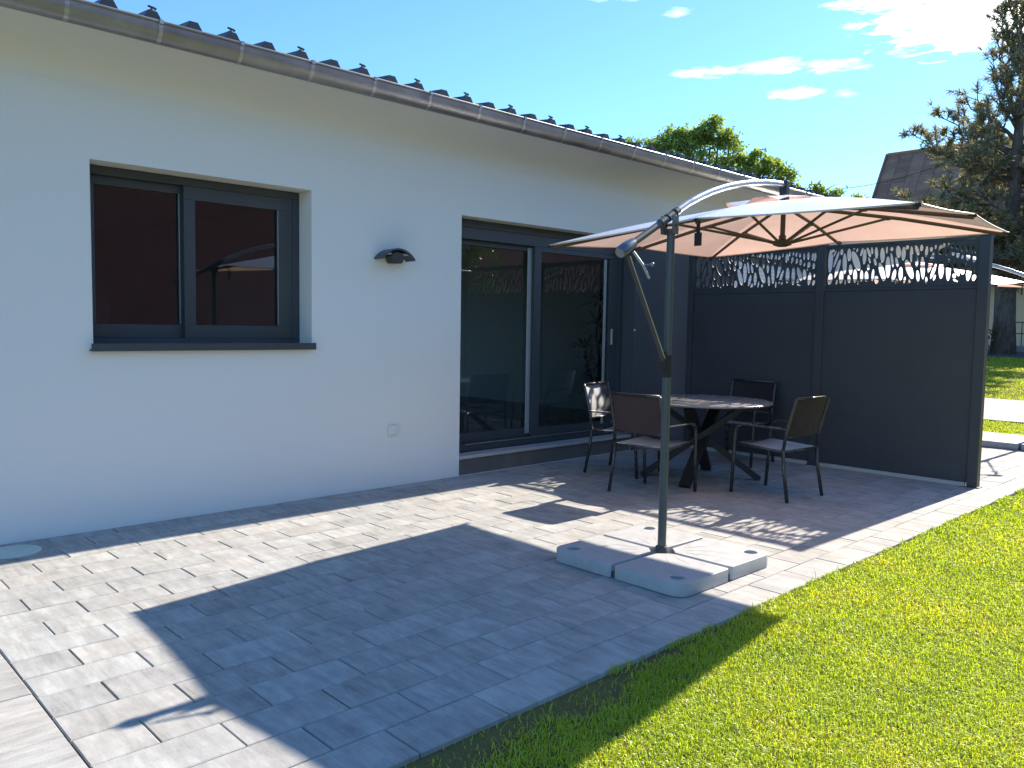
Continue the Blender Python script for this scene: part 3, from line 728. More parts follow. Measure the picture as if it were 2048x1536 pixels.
# ---------------------------------------------------------------- umbrella (local origin at the pole's foot)
UX, UY = 4.09, -3.03
def make_umbrella():
    um = thing('parasol', 'open square taupe cantilever parasol over the table and chairs', 'parasol', (UX, UY, 0), 0.0, 'cantilever parasols')
    P = lambda x, y, z: (x - UX, y - UY, z)
    b = MB()
    for (dx, dy) in ((1, 0), (0, 1)):
        b.box(-.47 if dx else -.024, .47 if dx else .024, -.024 if dx else -.47, .024 if dx else .47, .012 if dx else .0125, .036 if dx else .0365)
    b.build('cross_base', M['cross'], um)
    b = MB(); b.lathe([(.062, .037), (.062, .05), (.045, .075), (.038, .105), (.031, .112)], 20); fl = sharp(b.build('foot_flange', M['cross'], um))
    for k in range(4):
        t = R_(45 + 90 * k); b = MB(); b.lathe([(.017, .036), (.017, .056), (.010, .066)], 6, (.085 * math.cos(t), .085 * math.sin(t), 0)); b.build('bolt', M['chrome'], um)
    b = MB(); b.tube([(0, 0, .05), (0, 0, 1.16)], .0265, 16, flat=1.0); sharp(b.build('pole', M['pole'], um))
    b = MB(); b.tube([(0, 0, 1.155), (0, 0, 1.29)], .0285, 16); b.box(-.046, -.015, -.013, .013, 1.20, 1.31); sharp(b.build('collar', M['brown'], um))
    b = MB(); b.tube([(0, 0, 1.285), (0, 0, 2.05)], .0245, 16); sharp(b.build('pole', M['pole'], um))
    # head bracket
    b = MB(); b.box(-.028, .034, -.030, -.026, 2.02, 2.13); b.box(-.028, .034, .052, .056, 2.02, 2.13); b.box(-.028, .034, -.026, .052, 2.02, 2.028); b.tube([(0.01, -.036, 2.075), (0.01, .06, 2.075)], .007, 8)
    b.build('head_bracket', M['pole'], um)
    # arm
    pts = [(-.36, .03, 1.925), (-.33, .03, 1.94), (-.02, .03, 2.105), (.09, .032, 2.165), (.22, .035, 2.232), (.36, .04, 2.29), (.50, .048, 2.34), (.66, .055, 2.388), (.83, .062, 2.43), (1.02, .07, 2.467), (1.22, .078, 2.497), (1.38, .083, 2.512), (1.50, .085, 2.518)]
    b = MB(); b.tube(pts[3:], .0175, 14, flat=1.3); sharp(b.build('arm', M['silver'], um))
    b = MB(); b.tube(pts[0:4], .021, 14); sharp(b.build('arm_tube', M['pole'], um))
    for (p, q) in ((-.07, -.02), (.0, .05), (.075, .105)):
        zz = lambda u: 2.105 + (u + .02) * 0.545
        b = MB(); b.tube([(p, .031, zz(p)), (q, .031, zz(q))], .027, 14); sharp(b.build('clamp_ring', M['pole'], um))
    b = MB(); b.bar((-.05, .031, 2.06), (-.035, .031, 2.02), .02, .016); b.build('clamp_lever', M['pole'], um)
    # gear head with crank
    b = MB(); b.tube([(-.445, .03, 1.875), (-.43, .03, 1.885), (-.38, .03, 1.914), (-.325, .03, 1.943)], [.030, .037, .037, .029], 18); gh = sharp(b.build('gear_head', M['chrome'], um))
    b = MB(); b.tube([(-.385, -.02, 1.885), (-.345, -.06, 1.81), (-.315, -.085, 1.735)], .008, 8); b.build('crank_arm', M['silver'], gh)
    b = MB(); b.tube([(-.345, -.062, 1.808), (-.30, -.085, 1.815)], .006, 8); b.lathe([(.006, -.012), (.013, -.006), (.013, .006), (.006, .012)], 10, (-.295, -.087, 1.816)); b.build('crank_knob', M['chrome'], gh)
    b = MB(); b.bar((-.385, .02, 1.865), (-.040, .0, 1.255), .011, .022, (0, 1, 0)); b.build('strut', M['rib'], um)
    b = MB(); b.tube([(-.40, -.01, 1.86), (-.05, -.02, 1.27)], .003, 5); b.build('cord', M['silver'], um)
    # hub
    cx, cy = 5.60 - UX, -2.945 - UY
    b = MB(); b.cbox(cx - .022, cx + .03, cy - .03, cy + .03, 2.412, 2.548, .006); b.build('arm_end', M['rib'], um)
    b = MB(); b.tube([(cx, cy, 2.10), (cx, cy, 2.42)], .018, 12); b.tube([(cx, cy, 2.09), (cx, cy, 2.15)], .026, 12); b.build('hub_post', M['rib'], um)
    b = MB(); b.lathe([(.03, 2.068), (.066, 2.08), (.07, 2.105), (.045, 2.12)], 20, (cx, cy, 0)); sharp(b.build('hub', M['rib'], um))
    b = MB(); b.lathe([(.03, 2.345), (.06, 2.35), (.06, 2.372), (.03, 2.38)], 16, (cx, cy, 0)); sharp(b.build('hub', M['rib'], um))
    A = (4.26, -1.85, 2.030); G = (6.86, -1.52, 2.142); E = (6.97, -4.04, 2.212); C_ = (4.37, -4.34, 2.100)
    H = (5.55, -1.65, 2.127); F = (6.91, -2.78, 2.212); D = (5.67, -4.205, 2.195); B = (4.28, -3.08, 2.119)
    ends = [P(*e) for e in (A, H, G, F, E, D, C_, B)]
    apex = (cx, cy, 2.405)
    for e in ends:
        ev, h0 = Vector(e), Vector((cx, cy, 2.362))
        d = (ev - h0); d2 = Vector((d.x, d.y, 0)).normalized()
        mid = h0.lerp(ev, .52) + Vector((0, 0, .012))
        b = MB(); b.tube([h0 + d2 * .05, mid, ev + Vector((0, 0, -.012))], .0105, 8, flat=1.3); r = b.build('rib', M['rib'], um)
        att = h0.lerp(ev, .46) + Vector((0, 0, .003))
        b = MB(); b.tube([Vector((cx, cy, 2.095)) + d2 * .055, att], .0095, 8); b.build('strut', M['rib'], r)
        b = MB(); b.cbox(att.x - .018, att.x + .018, att.y - .018, att.y + .018, att.z - .012, att.z + .012, .004); b.build('joint', M['rib'], r)
        b = MB(); b.tube([ev - d.normalized() * .03, ev + d.normalized() * .012], .013, 8); b.build('tip', M['brown'], r)
    # canopy: eight fabric gores with a little sag between the ribs
    NR, NS = 10, 8
    vs, fs = [], []
    for k in range(8):
        e0, e1 = Vector(ends[k]), Vector(ends[(k + 1) % 8])
        for i in range(NR + 1):
            rr_ = 0.01 + (1 - 0.01) * i / NR
            for j in range(NS + 1):
                s = j / NS
                edge = e0.lerp(e1, s) + Vector((0, 0, .012))
                inw = math.sin(math.pi * s) * 0.008
                edge = edge.lerp(Vector(apex), inw * .6)
                p = Vector(apex).lerp(edge, rr_)
                p.z += 0.026 * math.sin(math.pi * rr_) - 0.007 * math.sin(math.pi * s) * rr_ ** 1.3
                p.z += 0.006 * mnoise.noise(Vector((p.x * 3, p.y * 3, 1.7))) * math.sin(math.pi * s)
                vs.append(p)
        o = k * (NR + 1) * (NS + 1)
        for i in range(NR):
            for j in range(NS):
                a = o + i * (NS + 1) + j; fs.append((a, a + NS + 1, a + NS + 2, a + 1))
    b = MB(); b.v = [tuple(v) for v in vs]; b.f = fs
    can = b.build('canopy', M['canvas'], um, True)
    # hem round the edge
    hem = MB()
    for k in range(8):
        e0, e1 = Vector(ends[k]), Vector(ends[(k + 1) % 8]); pl = []
        for j in range(NS + 1):
            s = j / NS; edge = (e0.lerp(e1, s) + Vector((0, 0, .012))).lerp(Vector(apex), math.sin(math.pi * s) * .008 * .6)
            edge.z -= .007 * math.sin(math.pi * s) + .003; pl.append(edge)
        hem.tube(pl, .0055, 6)
    hem.build('hem', M['canvas'], can, True)
    # loose vent cap, rumpled
    NV = 64; cap = MB(); rings = 7
    for i in range(rings):
        f_ = i / (rings - 1)
        for k in range(NV):
            t = 2 * math.pi * k / NV; sq = 1 / max(abs(math.cos(t)), abs(math.sin(t)))
            rr_ = (0.05 + 0.33 * f_) * (0.75 + .25 * sq)
            zz = 2.437 - f_ * 0.070 + f_ ** 1.5 * (0.012 * math.sin(4 * t + .4) + 0.014 * math.sin(8 * t + 1.3) + .007 * math.sin(19 * t))
            cap.v.append((cx + rr_ * math.cos(t), cy + rr_ * math.sin(t), zz))
    cap.f = [(i * NV + k, i * NV + (k + 1) % NV, (i + 1) * NV + (k + 1) % NV, (i + 1) * NV + k) for i in range(rings - 1) for k in range(NV)]
    cap.build('vent_cap', M['canvas'], can, True)
    # closing strap hanging from a rib
    bx, by, bz = ends[7]
    b = MB(); b.box(bx + .02, bx + .026, by - .012, by + .012, bz - .075, bz - .004); b.box(bx + .018, bx + .028, by - .024, by + .024, bz - .155, bz - .075); b.build('strap', M['brown'], um)
    return um
um = make_umbrella()

# base weights: square slabs with one corner cut for the pole and a round hole
def weight_outline():
    L, c, r = 0.485, 0.075, 0.085; out = [(0.014 + c, 0.014), (L - .012, .014)]
    out.append((L, .026))
    for k in range(7):
        t = R_(90 * k / 6); out.append((L - r + r * math.cos(t), L - r + r * math.sin(t)))
    out += [(.026, L), (.014, L - .012), (.014, .014 + c)]
    return out
hc = 0.385
hole = [(hc + .04 * math.cos(2 * math.pi * k / 20), hc + .04 * math.sin(2 * math.pi * k / 20)) for k in range(20)]
def make_weight():
    w_ = thing('base_weight', '', 'base weight', group='parasol base weights')
    body = curve_plate('body', weight_outline(), [hole], 0.080, M['weight'], w_, bevel=0.006, rot=Matrix.Translation((0, 0, 0.043)))
    sharp(body, 40)
    b = MB()
    for t in (24, 45, 66):
        c, s = math.cos(R_(t)), math.sin(R_(t))
        b.tube([(.15 * c, .15 * s, .0815), (.26 * c, .26 * s, .0817), (.33 * c, .33 * s, .081)], .0028, 6)
    b.build('moulded_rib', M['weight'], w_)
    b = MB(); b.lathe([(.0395, .012), (.0395, .03)], 20, (hc, hc, 0)); b.build('hole_bottom', M['weight'], w_)
    return w_
w0 = make_weight()
labels = {0: 'pale grey parasol base weight on the screen side, behind the near pole', 1: 'pale grey parasol base weight at the left, half in shade',
          2: 'pale grey parasol base weight nearest the camera, rounded corner in shade', 3: 'sunlit pale grey parasol base weight closest to the lawn'}
for k, rot_ in enumerate((0, 90, 180, 270)):
    o = w0 if k == 0 else copy_tree(w0)
    o.location = (UX, UY, 0.0); o.rotation_euler = (0, 0, R_(rot_)); o['label'] = labels[k]
U2 = (12.04, -3.06)
um2 = copy_tree(um); um2.location = (U2[0], U2[1], 0); um2.rotation_euler = (0, 0, R_(90))
um2['label'] = 'farther taupe cantilever parasol, seen through and behind the privacy screen'
l2 = {1: 'far base weight just right of the privacy screen post, left slab of its parasol', 2: 'far base weight at the right picture edge behind the screen'}
for k, rot_ in ((1, 90), (2, 180), (0, 0), (3, 270)):
    if k in (0, 3): continue
    o = copy_tree(w0); o.location = (U2[0], U2[1], 0); o.rotation_euler = (0, 0, R_(rot_)); o['label'] = l2[k]

# ---------------------------------------------------------------- table and chairs
tb = thing('round_table', 'round dark table with crossed legs among four chairs', 'table', (6.72, -1.57, 0))
b = MB(); b.lathe([(.62, .744), (.654, .750), (.66, .757), (.66, .765), (.654, .770), (.02, .7705)], 64); sharp(b.build('table_top', M['table'], tb), 40)
for (fx, fy) in ((-.52, -.14), (.36, -.44), (.50, .20), (-.30, .46)):
    rr_ = math.hypot(fx, fy); ux, uy = fx / rr_, fy / rr_; off = .035
    ox, oy = -uy * off, ux * off
    b = MB(); b.bar((fx + ox, fy + oy, .012), (-ux * .40 + ox, -uy * .40 + oy, .728), .095, .055, (0, 0, 1)); b.build('leg', M['brown'], tb)
b = MB(); b.lathe([(.075, .40), (.075, .46)], 16); b.build('hub', M['frame'], tb)
b = MB(); b.lathe([(.42, .726), (.42, .7435)], 32); b.build('sub_frame', M['frame'], tb)

def make_chair():
    c = thing('armchair', '', 'chair', group='armchairs round the table')
    for s in (-1, 1):
        b = MB(); b.tube([(s * .265, .285, .0), (s * .268, .268, .30), (s * .27, .255, .55), (s * .27, .235, .598), (s * .27, .19, .612)], .0155, 10); b.build('leg', M['frame'], c, True)
        b = MB(); b.tube([(s * .27, -.285, .0), (s * .262, -.235, .28), (s * .258, -.222, .44)], .0155, 10); b.build('leg', M['frame'], c, True)
        b = MB(); b.tube([(s * .258, -.222, .44), (s * .255, -.245, .60), (s * .252, -.318, .86), (s * .246, -.326, .882)], .014, 10); b.build('back_upright', M['frame'], c, True)
        b = MB(); b.cbox(s * .27 - .021, s * .27 + .021, -.258, .215, .612, .628, .006); b.build('armrest', M['frame'], c)
        b = MB(); b.tube([(s * .256, -.225, .425), (s * .258, .262, .442)], .012, 8); b.build('seat_rail', M['frame'], c, True)
        for yv, zz in ((.285, 0), (-.285, 0)):
            pass
    b = MB(); b.tube([(-.262, .262, .440), (.262, .262, .440)], .012, 8); b.build('seat_rail', M['frame'], c, True)
    b = MB(); b.tube([(-.256, -.226, .425), (.256, -.226, .425)], .012, 8); b.build('seat_rail', M['frame'], c, True)
    b = MB(); b.tube([(-.246, -.326, .882), (.246, -.326, .882)], .0125, 8); b.build('top_rail', M['frame'], c, True)
    def sling(name, rows, hw, sag, axis):
        b = MB(); NX = 8
        for (p, wv) in zip(rows, hw):
            for k in range(NX + 1):
                u = -1 + 2 * k / NX; d = sag * (1 - u * u)
                b.v.append((u * wv, p[0] + (d * axis[0]), p[1] + d * axis[1]))
        nr = len(rows)
        b.f = [(i * (NX + 1) + k, i * (NX + 1) + k + 1, (i + 1) * (NX + 1) + k + 1, (i + 1) * (NX + 1) + k) for i in range(nr - 1) for k in range(NX)]
        return b.build(name, M['sling'], c, True)
    sling('seat', [(.275, .448), (.22, .452), (.10, .449), (-.05, .442), (-.18, .437), (-.222, .436)], [.247] * 6, -.018, (0, 1))
    sling('backrest', [(-.238, .548), (-.246, .60), (-.268, .69), (-.296, .79), (-.318, .868), (-.326, .894)], [.246, .245, .244, .242, .240, .238], -.022, (1, .1))
    b = MB(); b.tube([(-.247, -.242, .548), (.247, -.242, .548)], .008, 8); b.build('back_rail', M['frame'], c, True)
    return c
ch = make_chair()
CH = [(5.85, -1.655, -90 + 4, 'taupe armchair with its back to the camera, beside the parasol pole'),
      (6.42, -0.86, 180 + 12, 'armchair at the glass door with sunlight on its backrest'),
      (6.64, -2.42, 0 - 5, 'armchair seen from the side on the lawn side of the table'),
      (7.93, -1.28, 90 + 6, 'armchair in deep shade against the privacy screen')]
for k, (cx, cy, a, lab) in enumerate(CH):
    o = ch if k == 0 else copy_tree(ch)
    o.location = (cx, cy, 0); o.rotation_euler = (0, 0, R_(a)); o['label'] = lab

# ---------------------------------------------------------------- plants
def leaf_mesh(name, C, N_axis, size, aspect, seed, up=0.3, fold=True):
    """one small pointed leaf (two triangles) at every point"""
    r = np.random.default_rng(seed); n = len(C); C = np.asarray(C)
    d = r.normal(size=(n, 3)); d[:, 2] += up
    if N_axis is not None: d = d * 0.7 + N_axis
    d /= np.linalg.norm(d, axis=1)[:, None]
    e = r.normal(size=(n, 3)); e -= d * (e * d).sum(1)[:, None]; e /= np.linalg.norm(e, axis=1)[:, None]
    f = np.cross(d, e)
    s = size * r.uniform(0.65, 1.25, n)[:, None]
    a = C; b_ = C + d * s * .5 + e * s * aspect * .5 + f * s * .08; c_ = C + d * s; g = C + d * s * .5 - e * s * aspect * .5 + f * s * .08
    V = np.stack([a, b_, c_, g], 1).reshape(-1, 3)
    return quads(name, V, n)
def quads(name, V, n, tri=False):
    me = bpy.data.meshes.new(name); me.vertices.add(len(V)); me.vertices.foreach_set('co', V.astype(np.float32).ravel())
    me.loops.add(n * 4); me.loops.foreach_set('vertex_index', np.arange(n * 4, dtype=np.int32))
    me.polygons.add(n); me.polygons.foreach_set('loop_start', np.arange(0, n * 4, 4, dtype=np.int32)); me.polygons.foreach_set('loop_total', np.full(n, 4, np.int32))
    me.update(calc_edges=True); return me

def broad_tree(name, label, base, blobs, trunk_r, per, size, mat, bark, seed, group=None, loft=None):
    """trunk, limbs reaching every clump, and leaves spread through uneven clumps"""
    t = thing(name, label, 'tree', base, 0, group); r = np.random.default_rng(seed)
    top = max(bz + br for (_, _, bz, br) in blobs)
    tk_ = MB(); fork = top * .36
    tk_.tube([(0, 0, -.1), (.05, .03, fork * .5), (0, .1, fork), (.1, .0, top * .62)], [trunk_r * 1.25, trunk_r, trunk_r * .85, trunk_r * .4], 10)
    for (bx, by, bz, br) in blobs:
        s0 = Vector((.05, .05, fork * r.uniform(.75, 1.35))); e = Vector((bx, by, bz)); md = s0.lerp(e, .5) + Vector((0, 0, .15 * br))
        tk_.tube([s0, md, e, e + Vector((bx * .1, by * .1, br * .6))], [trunk_r * .35, trunk_r * .2, trunk_r * .09, trunk_r * .03], 6, caps=False)
    tk_.build('trunk', bark, t, True)
    P = []
    for (bx, by, bz, br) in blobs:
        ns = int(7 + br * 5)
        for _ in range(ns):
            u = r.normal(size=3); u /= np.linalg.norm(u); c = np.array([bx, by, bz]) + u * br * r.uniform(.45, 1.0) * np.array([1, 1, .85])
            k = int(per * br * r.uniform(.5, 1.3)); q = r.normal(size=(k, 3)) * br * np.array([.22, .22, .15]); P.append(c + q)
    P = np.concatenate(P)
    me = leaf_mesh('crown', P, None, size, .5, seed + 1, up=-.2)
    mobj('crown', me, mat, t); return t

# walnut behind the roof
rw = random.Random(3)
wb = []
for (x, y, z, r) in [(-1.75, 2.3, 6.85, .24), (-1.6, 2.1, 6.75, .30), (-1.3, 1.75, 6.75, .40), (-1.0, 1.4, 6.7, .5), (-.8, 1.1, 7.05, .42), (-.6, .9, 6.6, .6), (-.4, .6, 7.1, .45), (-.15, .3, 7.2, .42), (0, .05, 7.45, .36), (.15, -.15, 7.1, .5), (.3, -.4, 6.6, .6), (-.3, .5, 6.4, .8),
                     (.5, -.85, 6.35, .26), (.65, -1.15, 6.45, .30), (.75, -1.4, 6.25, .36), (.85, -1.65, 6.0, .4), (.95, -1.85, 5.6, .4), (.5, -.9, 5.6, .75), (.9, -1.5, 5.2, .7), (.1, 0, 5.9, .9), (-.5, .8, 5.8, .9), (-1.0, 1.5, 5.7, .8),
                     (1.0, -2.1, 5.35, .36), (1.2, -2.5, 5.25, .30), (1.4, -2.85, 5.42, .30), (1.5, -3.1, 5.2, .34), (1.7, -3.6, 5.05, .26), (1.8, -3.9, 4.95, .22), (1.9, -4.15, 4.9, .18), (0, 0, 4.8, 1.1), (.8, -1.6, 4.5, .9), (-1.0, 1.6, 5.0, .9)]:
    wb.append((x, y, z, r))
broad_tree('walnut_tree', 'bright green leafy tree rising behind the roof gutter', (21.0, 7.7, 0), wb, .22, 230, .12, M['walnut'], M['bark2'], 7)
# tree across the lawn, mirrored in the patio door
gb = [(0, 0, 2.6, .8), (.5, .4, 2.0, .7), (-.5, -.2, 2.1, .7), (.1, -.5, 1.4, .7), (-.3, .5, 1.3, .6), (.4, 0, 3.3, .6), (-.2, .2, .8, .5)]
broad_tree('garden_tree', 'small leafy tree across the lawn, mirrored in the sliding door glass', (13.75, -9.8, 0), gb, .07, 90, .13, M['shrubleaf'], M['bark2'], 21)

def pine_tree():
    t = thing('pine_tree', 'tall dark pine with a knotted trunk at the right picture edge', 'tree', (33.0, 3.0, terrain_z(33.0)))
    r = np.random.default_rng(11)
    tr = MB(); H = 13.4
    tr.tube([(0, 0, -.2), (.05, .02, 1.2), (.0, .05, 2.8), (.1, 0, 5), (.05, -.08, 8), (0, -.12, 10.5), (0, -.15, H)], [.44, .35, .33, .26, .15, .08, .03], 16)
    kn = MB()
    tr.build('trunk', M['bark'], t, True)
    kn.lathe([(.16, 0), (.13, .05), (.06, .06), (.05, .02)], 14)
    ko = kn.build('knot', M['bark'], t, True, loc=(-.315, .02, 2.35)); ko.rotation_euler = (0, R_(-90), 0)
    br = MB(); T = []; Dv = []
    def branch(p0, p1, rad, dens, droop=.0, spread=.5):
        p0, p1 = Vector(p0), Vector(p1); L = (p1 - p0).length
        pts = [p0.lerp(p1, k / 5) + Vector((0, 0, -droop * math.sin(math.pi * k / 5) * L)) + Vector(r.normal(size=3)) * .03 * L * (0 < k < 5) for k in range(6)]
        br.tube(pts, [rad * (1 - .8 * k / 5) for k in range(6)], 5, caps=False)
        nsub = int(dens * L)
        for k in range(nsub):
            f = r.uniform(.25, 1.0) if k else 1.0
            i = min(int(f * 5), 4); c = pts[i].lerp(pts[i + 1], f * 5 - i)
            d = Vector(r.normal(size=3)); d = (d * spread + (p1 - p0).normalized() * .5 + Vector((0, 0, .35))).normalized()
            ls = r.uniform(.25, .75) * min(1.0, .4 + .3 * L)
            e = c + d * ls
            br.tube([c, c.lerp(e, .5) + Vector((0, 0, -.03)), e], [rad * .28, rad * .2, rad * .1], 4, caps=False)
            for q in (1.0, .82, .62, .42):
                if r.random() < .85: T.append(tuple(c.lerp(e, q))); Dv.append(tuple(d))
    # sparse upper limbs, seen against the sky
    for (y, z, x, s) in [(3.5, 8.3, 0, 6.6), (3.0, 8.0, .6, 6.3), (2.7, 7.6, -.4, 6.2), (2.1, 9.0, .2, 7.2), (1.7, 9.4, -.3, 7.5), (1.5, 8.5, .5, 7.2), (2.4, 8.7, -.5, 7.0), (.9, 10.4, .1, 8.6), (.75, 11.0, .3, 9.1), (.55, 11.9, -.1, 9.9), (.3, 12.7, 0, 10.8),
                         (-.5, 12.1, 0, 10.2), (-.9, 11.0, .2, 9.0), (-1.5, 10.2, -.2, 8.3), (-2.0, 9.3, .3, 7.5), (-2.6, 8.6, 0, 7.0), (.2, 9.8, -1.2, 8.2), (.1, 9.6, 1.2, 8.1), (.4, 11.3, -.6, 9.8), (.5, 9.5, -1.0, 8.0), (-.3, 10.4, -.8, 9.2), (.2, 11.0, -.7, 9.8), (-.1, 12.2, -.4, 11.0), (.9, 8.9, -1.3, 7.6), (-.6, 9.0, -1.2, 7.8), (.5, 12.4, .2, 11.2), (0, H, 0, 12.2), (-.3, 11.6, .6, 10.0)]:
        branch((0, 0, s), (x, y, z), .07, 5.2, .05)
    # dense lower crown
    for k in range(72):
        a = r.uniform(0, 2 * math.pi); zz = r.uniform(2.9, 8.0); f = 1 - ((zz - 5.0) / 3.6) ** 2
        rr_ = max(.7, 3.7 * math.sqrt(max(f, .05)) * r.uniform(.5, 1.03))
        branch((0, 0, zz - .4 - .1 * rr_), (rr_ * math.cos(a), rr_ * math.sin(a), zz + r.uniform(-.3, .4)), .055, 5.6, .03, .7)
    br.build('branch', M['bark'], t)
    T, Dv = np.array(T), np.array(Dv); K = 13
    C = np.repeat(T, K, 0); D = np.repeat(Dv, K, 0); n = len(C)
    d = r.normal(size=(n, 3)) * .75 + D * 1.0; d /= np.linalg.norm(d, axis=1)[:, None]
    e = r.normal(size=(n, 3)); e -= d * (e * d).sum(1)[:, None]; e /= np.linalg.norm(e, axis=1)[:, None]
    L = r.uniform(.16, .30, n)[:, None]; wd = .016
    V = np.stack([C - e * wd, C + e * wd, C + d * L + e * wd * .5, C + d * L - e * wd * .5], 1).reshape(-1, 3)
    mobj('crown', quads('crown', V, n), M['needle'], t)
pine_tree()

def shrub(name, label, loc, h, wd, n, size, mat, seed):
    t = thing(name, label, 'shrub', loc); r = np.random.default_rng(seed)
    s = MB()
    for k in range(7):
        a = r.uniform(0, 6.28); s.tube([(0, 0, -.05), (wd * .3 * math.cos(a), wd * .3 * math.sin(a), h * .5), (wd * .6 * math.cos(a), wd * .6 * math.sin(a), h * .9)], [.03, .02, .008], 5)
    s.build('stem', M['bark2'], t)
    c = r.normal(size=(26, 3)) * np.array([wd * .38, wd * .38, h * .24]) + np.array([0, 0, h * .55])
    P = np.repeat(c, n // 26, 0) + r.normal(size=(26 * (n // 26), 3)) * wd * .16; P[:, 2] = np.abs(P[:, 2]) + .03
    mobj('foliage', leaf_mesh('foliage', P, None, size, .5, seed), mat, t)
shrub('shrub', 'dark green bush at the foot of the pine trunk', (32.2, 4.05, terrain_z(32.2)), 1.5, 1.0, 2600, .13, M['shrubleaf'], 31)

def potted_plant():
    t = thing('potted_plant', 'spiky leafed house plant standing indoors behind the right glass pane', 'plant', (7.95, .78, .191))
    b = MB(); b.lathe([(.11, .0), (.15, .26), (.15, .28), (.13, .28), (.12, .25)], 20); sharp(b.build('pot', M['pot'], t))
    b = MB(); b.tube([(0, 0, .2), (.02, .0, .7), (-.03, .02, 1.2), (.0, 0, 1.55)], [.022, .02, .017, .012], 8); b.tube([(.03, .03, .2), (-.1, .02, .6), (-.28, 0, .95)], [.018, .015, .01], 8); b.build('stem', M['bark2'], t, True)
    r = random.Random(4); lv = MB()
    heads = [(0, 0, 1.6), (-.02, .02, 1.3), (.0, .0, 1.05), (-.28, 0, 1.0), (-.2, .02, .8), (.02, 0, .75), (-.05, 0, .5)]
    for (hx, hy, hz) in heads:
        for k in range(22):
            a = r.uniform(0, 6.28); e = r.uniform(-.2, 1.1); L = r.uniform(.22, .42)
            d = Vector((math.cos(a) * math.cos(e), math.sin(a) * math.cos(e), math.sin(e))); s = d.cross(Vector((0, 0, 1))).normalized() * .014
            p0 = Vector((hx, hy, hz)); p1 = p0 + d * L * .55; p2 = p0 + d * L + Vector((0, 0, -.10 * L / .3))
            lv.add([p0 - s * .5, p0 + s * .5, p1 + s, p1 - s, p2], [(0, 1, 2, 3), (3, 2, 4)])
    lv.build('leaf', M['plantleaf'], t)
potted_plant()

# ---------------------------------------------------------------- background buildings
def tile_mat():
    m, n, l, p = nt('brown_roof_tiles')
    g = n.new('ShaderNodeNewGeometry'); pos = g.outputs['Position']
    f = noisetex(n, l, pos, 1.2, 6, .65); r = g.outputs['Random Per Island']
    s = n.new('ShaderNodeMath'); s.operation = 'MULTIPLY_ADD'; l.new(r, s.inputs[0]); s.inputs[1].default_value = .4; l.new(f, s.inputs[2])
    l.new(ramp(n, l, s.outputs[0], [(.4, (.20, .115, .085)), (.7, (.29, .165, .12)), (.95, (.36, .22, .16))]), p.inputs['Base Color']); p.inputs['Roughness'].default_value = .85
    return m
M['rooftile'] = tile_mat()
bh = thing('background_house', 'beige house with a steep brown tiled roof behind the pine', 'house', (0, 0, 0))
ya, yb = 8.5, -14.0; xr, zr, xe, ze = 36.0, 9.05, 31.6 + 2.6, 3.0
xe = 37.4; xr = 41.6; zr = 10.2; ze = 3.45; ya = 10.9
b = MB(); b.box(xe + .5, 46, yb, ya - .4, .5, ze + .5); b.add([(xe + .5, ya - .4, ze + .5), (46, ya - .4, ze + .5), (xr, ya - .4, zr - .3)], [(0, 1, 2)]); b.build('wall', M['beige'], bh)
tr_ = MB(); nrow = 26; ncol = 40
for i in range(nrow):
    f0, f1 = i / nrow, (i + 1) / nrow
    xa, za = xr + (xe - xr) * f1, zr + (ze - zr) * f1; xb_, zb_ = xr + (xe - xr) * f0, zr + (ze - zr) * f0
    for k in range(ncol):
        u0 = yb + (ya - yb) * k / ncol; u1 = yb + (ya - yb) * (k + 1) / ncol - .015
        tr_.add([(xa, u0, za + .05), (xa, u1, za + .05), (xb_, u1, zb_), (xb_, u0, zb_), (xa, u0, za), (xa, u1, za)], [(0, 3, 2, 1), (4, 0, 1, 5)])
bro = tr_.build('roof', M['rooftile'], bh); bro['kind'] = 'stuff'
b = MB(); b.add([(xr, ya, zr), (xr, yb, zr), (46.5, yb, ze - .4), (46.5, ya, ze - .4)], [(0, 1, 2, 3)]); b.bar((xe, ya + .03, ze), (xr, ya + .03, zr + .03), .08, .16); b.tube([(xr, ya, zr + .02), (xr, yb, zr + .02)], .1, 8); b.build('roof_edge', M['rooftile'], bh)
b = MB(); b.box(xr - .5, xr + .3, 4.0, 4.9, zr - .6, zr + .75); b.box(xr - .6, xr + .4, 3.9, 5.0, zr + .75, zr + .87); b.build('chimney', M['beige'], bh)
an = thing('outbuilding', 'low dark timber outbuilding with a white gutter beyond the house', 'outbuilding', (0, 0, 0))
b = MB(); b.box(17.2, 18.6, .25, 4.5, -.02, 2.92); b.build('wall', M['timber'], an)
b = MB(); b.add([(17.2, -.22, 3.0), (18.75, -.22, 3.0), (18.75, 4.8, 3.6), (17.2, 4.8, 3.6), (17.2, -.22, 2.93), (18.75, -.22, 2.93), (18.75, 4.8, 3.53), (17.2, 4.8, 3.53)], [(0, 1, 2, 3), (7, 6, 5, 4), (0, 4, 5, 1), (1, 5, 6, 2), (2, 6, 7, 3), (3, 7, 4, 0)]); b.build('roof', M['roof'], an)
b = MB(); b.tube([(17.2, -.29, 2.98), (18.75, -.29, 2.98)], .058, 10); b.build('gutter', M['white'], an, True)

